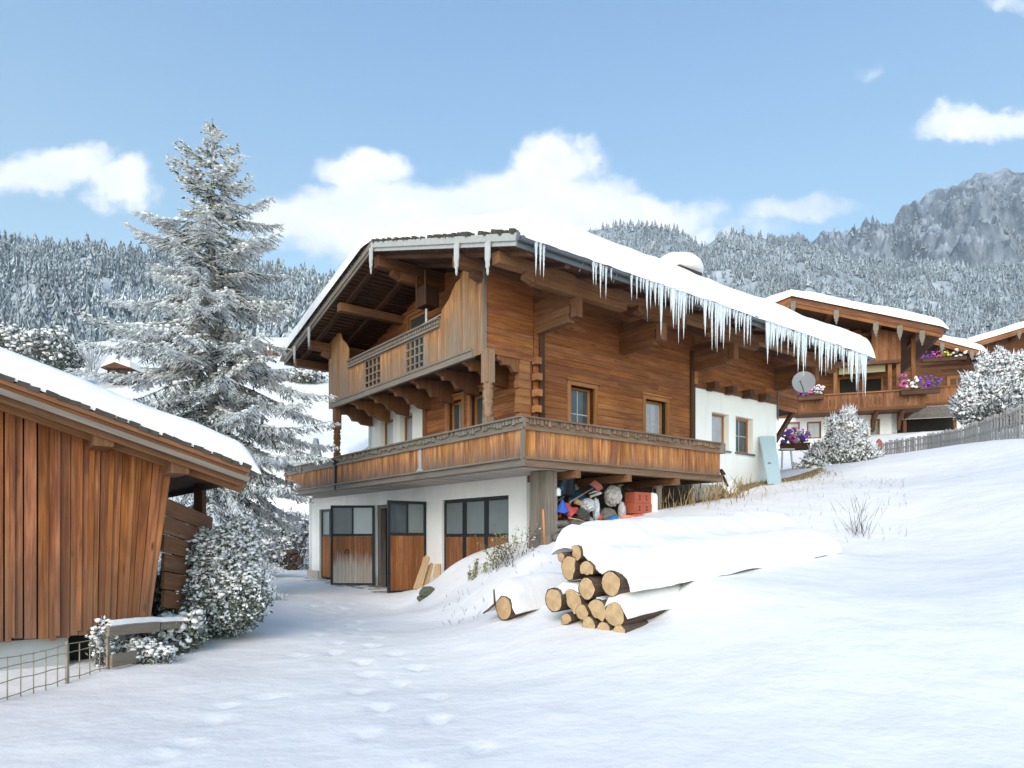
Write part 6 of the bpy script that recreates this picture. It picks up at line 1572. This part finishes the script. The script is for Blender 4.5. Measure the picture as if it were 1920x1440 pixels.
mb = MB(); clad(mb, G, 'S', sF, trw, tl_, zfl, rd[1], uw, .18, lim=lim2); clad(mb, G, 'T', trw, sF, s1_, zfl, rz2(trw), [], .18); p2('timber_wall', mb, W_CH)
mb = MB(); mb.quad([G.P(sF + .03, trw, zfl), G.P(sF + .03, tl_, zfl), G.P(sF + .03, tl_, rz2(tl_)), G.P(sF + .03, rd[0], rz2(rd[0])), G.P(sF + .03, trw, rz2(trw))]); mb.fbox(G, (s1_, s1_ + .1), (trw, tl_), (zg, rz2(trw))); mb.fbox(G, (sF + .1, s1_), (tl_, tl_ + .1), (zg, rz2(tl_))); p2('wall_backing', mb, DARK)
for h in uw: window(G, 'S', sF, *h, ch2, .05, .08, 1, 0, G_DARK if h is uw[0] else glass_mat('blue_curtain_glass', (.05, .12, .3), .1), casing=.1)
# projecting loggia panel in the gable
ts0, ts1 = GP(1688, 640, SR + .9)[0], GP(1634, 640, SR + .9)[0]; zl0 = GP(1660, 676, SR + .9)[1]
mb = MB(); vboards(mb, G, 'S', SR + .9, ts0, ts1, zl0, lambda q: rz2(q) - .15, .14, .22); vboards(mb, G, 'T', ts0 - .0, SR + .9, sF, zl0, lambda q: rz2(ts0) - .15, .14, .22); p2('loggia_panel', mb, W_CH)
mb = MB(); tL2 = GP(1440, 640, SR + .9)[0]
vboards(mb, G, 'S', SR + .9, ts1, tL2, zl0, zl0 + .75, .14, .2); mb.fbox(G, (SR + .8, SR + 1.0), (ts1, tL2), (zl0 + .75, zl0 + .83)); mb.fbox(G, (SR + .8, sF), (ts0, tL2), (zl0 - .16, zl0 - .005)); p2('loggia_rail', mb, W_CHD)
mb = MB(); ta0, ta1 = GP(1660, 690, SR + 1.1)[0], GP(1573, 690, SR + 1.1)[0]; za = GP(1610, 700, SR + 1.1)[1]
mb.extrude([G.P(SR + 1.1, ta0, za), G.P(SR + 1.1, ta0, za + .36), G.P(sF - .1, ta0, za + .62), G.P(sF - .1, ta0, za + .5)], G.P(0, ta1 - ta0, 0)); p2('awning', mb, plain('khaki_cloth', (.24, .215, .125), .8, 0, .12, 3))
# balcony
sB2 = sF - 1.5; tb0, tb1 = GP(1735, 745, sB2)[0], GP(1496, 745, sB2)[0]; zr0, zr1 = GP(1620, 768, sB2)[1], GP(1620, 735, sB2)[1]
mb = MB(); vboards(mb, G, 'S', sB2, tb0, tb1, zr0 + .08, zr1 - .08, .12, .2); vboards(mb, G, 'T', tb0, sB2, sF + 3, zr0 + .08, zr1 - .08, .14, .2); p2('balcony_front', mb, W_CH)
mb = MB(); mb.fbox(G, (sB2 - .1, sB2 + .1), (tb0 - .1, tb1), (zr1 - .075, zr1)); mb.fbox(G, (sB2 - .08, sB2 + .06), (tb0 - .05, tb1), (zr0 - .06, zr0 + .075)); mb.fbox(G, (sB2 + .062, sF - .04), (tb0, tb1), (zr0 - .04, zr0 + .06))
for j in range(26): q = tb0 + .3 + (tb1 - tb0 - .6) * j / 25; mb.fbox(G, (sB2 - .05, sB2 - .035), (q, q + .06), (zr0 + .25, zr1 - .3))
p2('balcony_rail', mb, W_CHD)
for u, z1_ in ((1566, None), (1668, None), (1712, None), (1684, None)):
    q = GP(u, 700, sB2 + .15)[0]; mb = MB(); zt = rz2(q) - .2 if u != 1566 else zl0; mb.fbox(G, (sB2 + .08, sB2 + .22), (q - .09, q + .09), (zr0, min(zt, zl0 if u < 1690 else zt))); p2('balcony_post', mb, W_CH)
for u in (1585, 1640, 1688):
    q = GP(u, 780, sF)[0]; mb = MB(); mb.extrude([G.P(sB2 + .2, q, zr0 - .06), G.P(sF, q, zr0 - .06), G.P(sF, q, zr0 - .9), G.P(sF - .3, q, zr0 - .45)], G.P(0, .16, 0)); p2('bracket', mb, W_CHD)
gable_roof(G, ch2, SR, s1_ + 1, eR, rd, eL, .2, W_CHD, True, W_CH, .34)
for j, t_ in enumerate((eR[0] + .9, eR[0] + 2.7, eR[0] + 4.9, rd[0] - .02, rd[0] + 2.5)):
    mb = MB(); mb.fbox(G, (SR + .1, sF), (t_ - .12, t_ + .12), (rz2(t_) - .28, rz2(t_) - .02), axis=0); p2('purlin', mb, W_CHD)
for u, v in ((1487, 578), (1568, 595), (1642, 618), (1687, 624), (1729, 634)):
    t_, z_ = GP(u, v, SR - .05); mb = MB(); mb.extrude([G.P(SR - .08, t_ + a * 1.4, z_ + .36 + b * 1.0) for a, b in fr_prof], G.P(.04, 0, 0)); p2('fretwork_board', mb, W_GREY)
roof_snow(G, SR - .15, s1_ + 1.1, eR, rd, eL, .1, .52, 'thick snow on the gabled roof of the chalet behind the shrubs', .22, 13, .4, .5)
for (u, v, w_, h_, cols, lb, sd_) in ((1520, 744, 1.2, .5, ['white', 'pink', 'purple'], 'pink, white and purple flower box hanging beside the satellite dish', 1), (1725, 733, 1.7, .6, ['purple', 'purple', 'white', 'pink'], 'long purple and pink flower box at the right end of the balcony', 2)):
    t_, z_ = GP(u, v, sB2 - .2); flowers(G.P(sB2 - .2, t_, z_ - .05), w_, .25, h_, cols, lb, G, sd_)
c = at(1490, 838, 25.5); flowers(c, 1.0, .5, .45, ['purple', 'white', 'pink', 'purple'], 'purple and magenta flower tub on the ground by the white bench', G, 3)
mb = MB(); mb.bar(at(1462, 843, 24.4), at(1487, 843, 24.4), .3, .05); mb.bar(at(1467, 845, 24.4), at(1466, 880, 24.4), .05, .05); mb.bar(at(1483, 845, 24.4), at(1487, 882, 24.4), .05, .05); build('bench', mb, GREYPAINT, label='small white bench end behind the chalet corner', cat='bench')

# lower lean-to right of it, and the chalets behind
def far_house(name, label, k, us_apex, eRp, eLp, base_v, wall_u, snow_label, seed, mats=(W_CHD, W_CH), depth=8, over=1.6, fl=None):
    p_ = at(us_apex[0], base_v, k); s_f = G.st(p_)[0]; sr = s_f - over
    a_, b_, c_ = GP(*eRp, sr), GP(*us_apex, sr), GP(*eLp, sr); sl_ = (b_[1] - a_[1]) / (b_[0] - a_[0]); sl3 = (b_[1] - c_[1]) / (c_[0] - b_[0])
    root = thing(name, label, 'house', G.P(s_f, b_[0], p_.z)); t0, t1 = GP(wall_u[1], 700, s_f)[0], GP(wall_u[0], 700, s_f)[0]
    lim = lambda z: (a_[0] + (z + .2 - a_[1]) / sl_, c_[0] - (z + .2 - c_[1]) / sl3)
    z0_ = p_.z - 1.0; zm = z0_ + 2.6
    mb = MB(); clad(mb, G, 'S', s_f, t0, t1, zm, b_[1], [], .2, lim=lim); clad(mb, G, 'T', t0, s_f, s_f + depth, zm, min(a_[1] + (t0 - a_[0]) * sl_ - .2, b_[1]), [], .2); build('timber_wall', mb, mats[0], root)
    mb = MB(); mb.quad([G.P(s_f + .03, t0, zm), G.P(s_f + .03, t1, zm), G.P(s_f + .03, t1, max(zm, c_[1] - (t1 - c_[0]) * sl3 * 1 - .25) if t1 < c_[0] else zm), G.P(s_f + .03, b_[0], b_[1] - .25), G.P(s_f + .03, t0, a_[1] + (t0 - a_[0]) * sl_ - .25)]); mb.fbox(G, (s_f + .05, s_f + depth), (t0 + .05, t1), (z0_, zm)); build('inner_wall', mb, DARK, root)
    mb = MB(); plate(mb, G, 'S', s_f, t0, t1, z0_, zm, [], .2); build('plaster_wall', mb, PLASTER, root)
    n_ = 3
    for i in range(n_):
        q = t0 + (t1 - t0) * (i + .5) / n_; mb = MB(); f_ = window(G, 'S', s_f - .04, q - .5, q + .5, zm + .5, zm + 1.6, root, -.02, .08, 1, 0, G_DARK, casing=.1)
    zb_ = zm - .1; mb = MB(); vboards(mb, G, 'S', s_f - 1.2, t0 - .3, t1 + .3, zb_, zb_ + .85, .14, .2); mb.fbox(G, (s_f - 1.3, s_f - 1.1), (t0 - .3, t1 + .3), (zb_ + .85, zb_ + .95)); mb.fbox(G, (s_f - 1.25, s_f - .05), (t0 - .3, t1 + .3), (zb_ - .15, zb_ - .01)); build('balcony', mb, mats[1], root)
    gable_roof(G, root, sr, s_f + depth + 1, a_, b_, c_, .2, mats[0], True, mats[1], .26)
    for i, t_ in enumerate((a_[0] + .7, (a_[0] + b_[0]) / 2, b_[0], (b_[0] + c_[0]) / 2)):
        zz = (a_[1] + (t_ - a_[0]) * sl_ if t_ <= b_[0] else b_[1] - (t_ - b_[0]) * sl3)
        mb = MB(); mb.fbox(G, (sr + .1, s_f), (t_ - .12, t_ + .12), (zz - .42, zz - .14), axis=0); build('purlin', mb, mats[0], root)
        mb = MB(); mb.extrude([G.P(sr - .07, t_ + a * 1.5, zz - .05 + b * .9) for a, b in fr_prof], G.P(.04, 0, 0)); build('fretwork_board', mb, W_GREY, root)
    roof_snow(G, sr - .12, s_f + depth + 1.1, a_, b_, c_, .1, .55, snow_label, .22, seed, .4, .5)
    if fl: 
        t_, z_ = GP(*fl[:2], s_f - 1.45); flowers(G.P(s_f - 1.45, t_, z_), fl[2], .25, .5, fl[3], fl[4], G, seed)
    return root
far_house('neighbour_chalet', 'dark brown chalet half hidden between the gabled chalet and the big shrub', 48, (1690, 622), (1845, 662), (1560, 660), 800, (1600, 1835), 'snow on the low roof between the two neighbouring chalets', 15, fl=(1770, 674, 2.6, ['white', 'yellow', 'pink', 'purple'], 'yellow and pink flower box under the low snowy roof'))
far_house('neighbour_chalet', 'chalet cut by the right edge with a rising snowy roof', 52, (2010, 590), (2220, 670), (1815, 648), 790, (1850, 2180), 'snow on the rising roof at the right edge of the view', 16)
# lean-to shed roof with grey tiles below the second balcony
lt0 = GP(1800, 790, sF + 3)[0]; lt1 = GP(1690, 790, sF + 3)[0]; zt_, zl_ = GP(1740, 764, sF + 5)[1], GP(1740, 785, sF + 3)[1]
shed = thing('shed', 'low shed with a grey shingle roof beside the gabled chalet', 'shed', G.P(sF + 3, (lt0 + lt1) / 2, zl_ - 2.0))
mb = MB()
for j in range(7):
    q0, q1 = j / 7, (j + 1.1) / 7
    t_ = lt0
    while t_ < lt1: 
        w_ = U(.25, .4); mb.hexa([G.P(sF + 3 + 2 * q0, t_, zl_ + (zt_ - zl_) * q0 + .03), G.P(sF + 3 + 2 * q0, t_ + w_ * .95, zl_ + (zt_ - zl_) * q0 + .03), G.P(sF + 3 + 2 * q0, t_ + w_ * .95, zl_ + (zt_ - zl_) * q0 + .07), G.P(sF + 3 + 2 * q0, t_, zl_ + (zt_ - zl_) * q0 + .07), G.P(sF + 3 + 2 * q1, t_, zl_ + (zt_ - zl_) * q1), G.P(sF + 3 + 2 * q1, t_ + w_ * .95, zl_ + (zt_ - zl_) * q1), G.P(sF + 3 + 2 * q1, t_ + w_ * .95, zl_ + (zt_ - zl_) * q1 + .04), G.P(sF + 3 + 2 * q1, t_, zl_ + (zt_ - zl_) * q1 + .04)]); t_ += w_
build('roof', mb, W_GREY, shed)
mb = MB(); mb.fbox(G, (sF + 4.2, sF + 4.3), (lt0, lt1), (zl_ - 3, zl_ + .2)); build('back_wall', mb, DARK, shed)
for q in (lt0 + .2, lt1 - .2): mb = MB(); mb.fbox(G, (sF + 3.1, sF + 3.25), (q - .08, q + .08), (zl_ - 3, zl_)); build('post', mb, W_CHD, shed)
cv = MB(); c = G.P(sF + 2.2, (lt0 + lt1) / 2 - .3, zl_ - 1.9); cv.blob(c, (1.5, .9, .75), 8, 14, .06, flat=.5); build('covered_heap', cv, plain('grey_cover', (.26, .27, .31), .6, 0, .2, 3), label='heap under a grey cover in front of the low shed', cat='cover')
cv = MB(); cv.blob(G.P(sF - 2.0, (lt0 + lt1) / 2 + 1.2, zl_ - 1.75), (1.4, .9, .35), 8, 14, .06, flat=.5); build('snow_mound', cv, SNOW, label='snow covered mound behind the left part of the picket fence', cat='snow')

# ------------------------------------------------------------------ picket fence
fp = [(1600, 874, 29), (1660, 850, 30.5), (1740, 838, 28), (1800, 832, 25.5), (1860, 820, 23.5), (1920, 806, 22), (2020, 790, 20.5)]
fence = thing('picket_fence', 'grey weathered picket fence along the top of the snowy slope', 'fence', at(*fp[3]))
pk = MB(); rl = MB(); hs = [.5, .52, .52, .6, .74, .86, .9]
for i in range(len(fp) - 1):
    a_, b_ = at(*fp[i]), at(*fp[i + 1]); L = (b_ - a_).length; n = int(L / .14)
    for j in range(n):
        q = j / n; p = a_.lerp(b_, q); zg_ = gz(p.x, p.y); zg_ = min(zg_, p.z + .1) if i else p.z; h_ = hs[i] + (hs[i + 1] - hs[i]) * q
        z0 = p.z - .3; x = p.x + U(-.012, .012); pk.bar((x, p.y, z0), (x + U(-.03, .03), p.y + U(-.02, .02), p.z + h_ + U(-.05, .05)), .075, .022, up=(0, 1, 0))
    for f in (.3, .78): rl.bar((a_.x, a_.y + .03, a_.z + hs[i] * f), (b_.x, b_.y + .03, b_.z + hs[i + 1] * f), .04, .06)
W_FEN = wood('fence_wood', (.36, .335, .31), (.17, .155, .14), gamt=.7, grey=(.34, .33, .33), knots=.2)
build('pickets', pk, W_FEN, fence); build('rail', rl, W_FEN, fence)
tb_ = MB(); c = at(1648, 826, 29.5); tb_.lathe(c + Vector((0, 0, -.4)), [(.09, 0), (.12, .08), (.11, .38), (.04, .45), (.02, .48)], 10); build('rusty_can', tb_, plain('rust_red', (.28, .08, .05), .7), label='rust red can on a post beside the frosted shrub', cat='can')
wr = MB(); wr.tube([at(1560, 640, 70), at(1700, 628, 62), at(1960, 590, 50)], .018, 5); build('power_line', wr, GREYPAINT, label='thin overhead wire crossing in front of the forest', cat='wire')

# ------------------------------------------------------------------ left background
c = at(540, 862, 44); rr = thing('low_house', 'low house whose broad snowy roof shows behind the balcony at the left', 'house', (c.x, c.y, c.z - 3))
mb = MB(); z_ = c.z
def bxw(mb, x0, x1, y0, y1, z0, z1): mb.hexa([(x0, y0, z0), (x1, y0, z0), (x1, y1, z0), (x0, y1, z0), (x0, y0, z1), (x1, y0, z1), (x1, y1, z1), (x0, y1, z1)])
x0, x1 = at(468, 0, 44).x, at(640, 0, 44).x
bxw(mb, x0, x1, 44.3, 54, z_ - 3.2, z_ - .1); build('wall', mb, PLASTER, rr)
mb = MB(); mb.hexa([(x0 - .6, 43.4, z_ - .25), (x1 + .6, 43.4, z_ - .25), (x1 + .6, 43.4, z_ - .02), (x0 - .6, 43.4, z_ - .02), (x0 - .6, 52, z_ + 2.1), (x1 + .6, 52, z_ + 2.1), (x1 + .6, 52, z_ + 2.35), (x0 - .6, 52, z_ + 2.35)]); build('roof', mb, GREYPAINT, rr)
nu, nv = 40, 30; Vv = []
for j in range(nv):
    for i in range(nu):
        a_, b_ = i / (nu - 1), j / (nv - 1); e = min(1, min(a_, 1 - a_) * 18) ** .5 * min(1, min(b_ + .0, 1) * 9) ** .5
        Vv.append((x0 - .7 + (x1 - x0 + 1.4) * a_, 43.3 + 8.8 * b_, z_ + .0 + 2.35 * b_ + (.45 + .06 * float(fbm(a_ * 6, b_ * 6, 3, 2))) * e))
ix = np.arange(nu * nv).reshape(nv, nu); build_np('roof_snow', np.array(Vv), np.stack([ix[:-1, :-1], ix[:-1, 1:], ix[1:, 1:], ix[1:, :-1]], -1).reshape(-1, 4), SNOW, smooth=True, label='broad snow sheet on the low roof behind the balcony', cat='snow')
mb = MB(); p_ = at(491, 789, 47.5); mb.tube([p_ - Vector((0, 0, .5)), p_ + Vector((0, 0, .32))], .1, 10); mb.tube([p_ + Vector((0, 0, .32)), p_ + Vector((0, 0, .42))], .15, 10); build('vent_pipe', mb, DARKMET, rr)
mb = MB(); c = at(592, 850, 40); mb.extrude([c + Vector((-.45, 0, -.4)), c + Vector((.3, 0, -.4)), c + Vector((.02, 0, .9)), c + Vector((-.12, 0, .9))], (0, .5, 0)); build('gable_hood', mb, plain('dull_sheet_metal', (.14, .17, .2), .5, .5, .2, 4), label='grey sheet metal hood behind the left end of the balcony', cat='hood')
def hut(u, v, k, w_, h_, lb, seed):
    c = at(u, v, k); root = thing('mountain_hut', lb, 'hut', c)
    mb = MB(); bxw(mb, c.x - w_ / 2, c.x + w_ / 2, c.y, c.y + w_, c.z - 1, c.z + h_); build('wall', mb, W_SOFF, root)
    mb = MB(); mb.extrude([(c.x - w_ * .65, c.y - .8, c.z + h_ - .1), (c.x, c.y - .8, c.z + h_ + w_ * .2), (c.x + w_ * .65, c.y - .8, c.z + h_ - .1)], (0, w_ + 1.6, 0)); build('roof', mb, W_CHD, root)
    mb = MB(); mb.extrude([(c.x - w_ * .67, c.y - .9, c.z + h_ - .06), (c.x, c.y - .9, c.z + h_ + w_ * .2 + .05), (c.x + w_ * .67, c.y - .9, c.z + h_ - .06), (c.x + w_ * .67, c.y - .9, c.z + h_ + .75), (c.x, c.y - .9, c.z + h_ + w_ * .2 + 1.0), (c.x - w_ * .67, c.y - .9, c.z + h_ + .75)], (0, w_ + 1.8, 0)); build('roof_snow', mb, SNOW, root)
    for i in (-1, 1): mb = MB(); bxw(mb, c.x + i * w_ * .22 - .4, c.x + i * w_ * .22 + .4, c.y - .06, c.y - .01, c.z + h_ * .3, c.z + h_ * .75); build('window', mb, G_DARK, root)
hut(222, 702, 92, 3.0, .8, 'small brown hut with a snowy roof left of the spruce', 1)
hut(505, 681, 170, 7.5, 1.5, 'long low farmhouse on the snow slope right of the spruce', 2)

# ------------------------------------------------------------------ the air over the valley
hm = bpy.data.materials.new('haze_air'); hm.use_nodes = True; ht = hm.node_tree; ht.nodes.clear()
hv = ht.nodes.new('ShaderNodeVolumePrincipled'); hv.inputs['Color'].default_value = (.74, .86, 1, 1); hv.inputs['Density'].default_value = HAZE; hv.inputs['Anisotropy'].default_value = .15
ho = ht.nodes.new('ShaderNodeOutputMaterial'); ht.links.new(hv.outputs[0], ho.inputs['Volume'])
mb = MB(); x0, x1, y0, y1, z0, z1 = -6500, 7500, -400, 5200, -130, 2600
mb.hexa([(x0, y0, z0), (x1, y0, z0), (x1, y1, z0), (x0, y1, z0), (x0, y0, z1), (x1, y0, z1), (x1, y1, z1), (x0, y1, z1)])
if HAZE > 0: build('haze', mb, hm, kind='stuff')
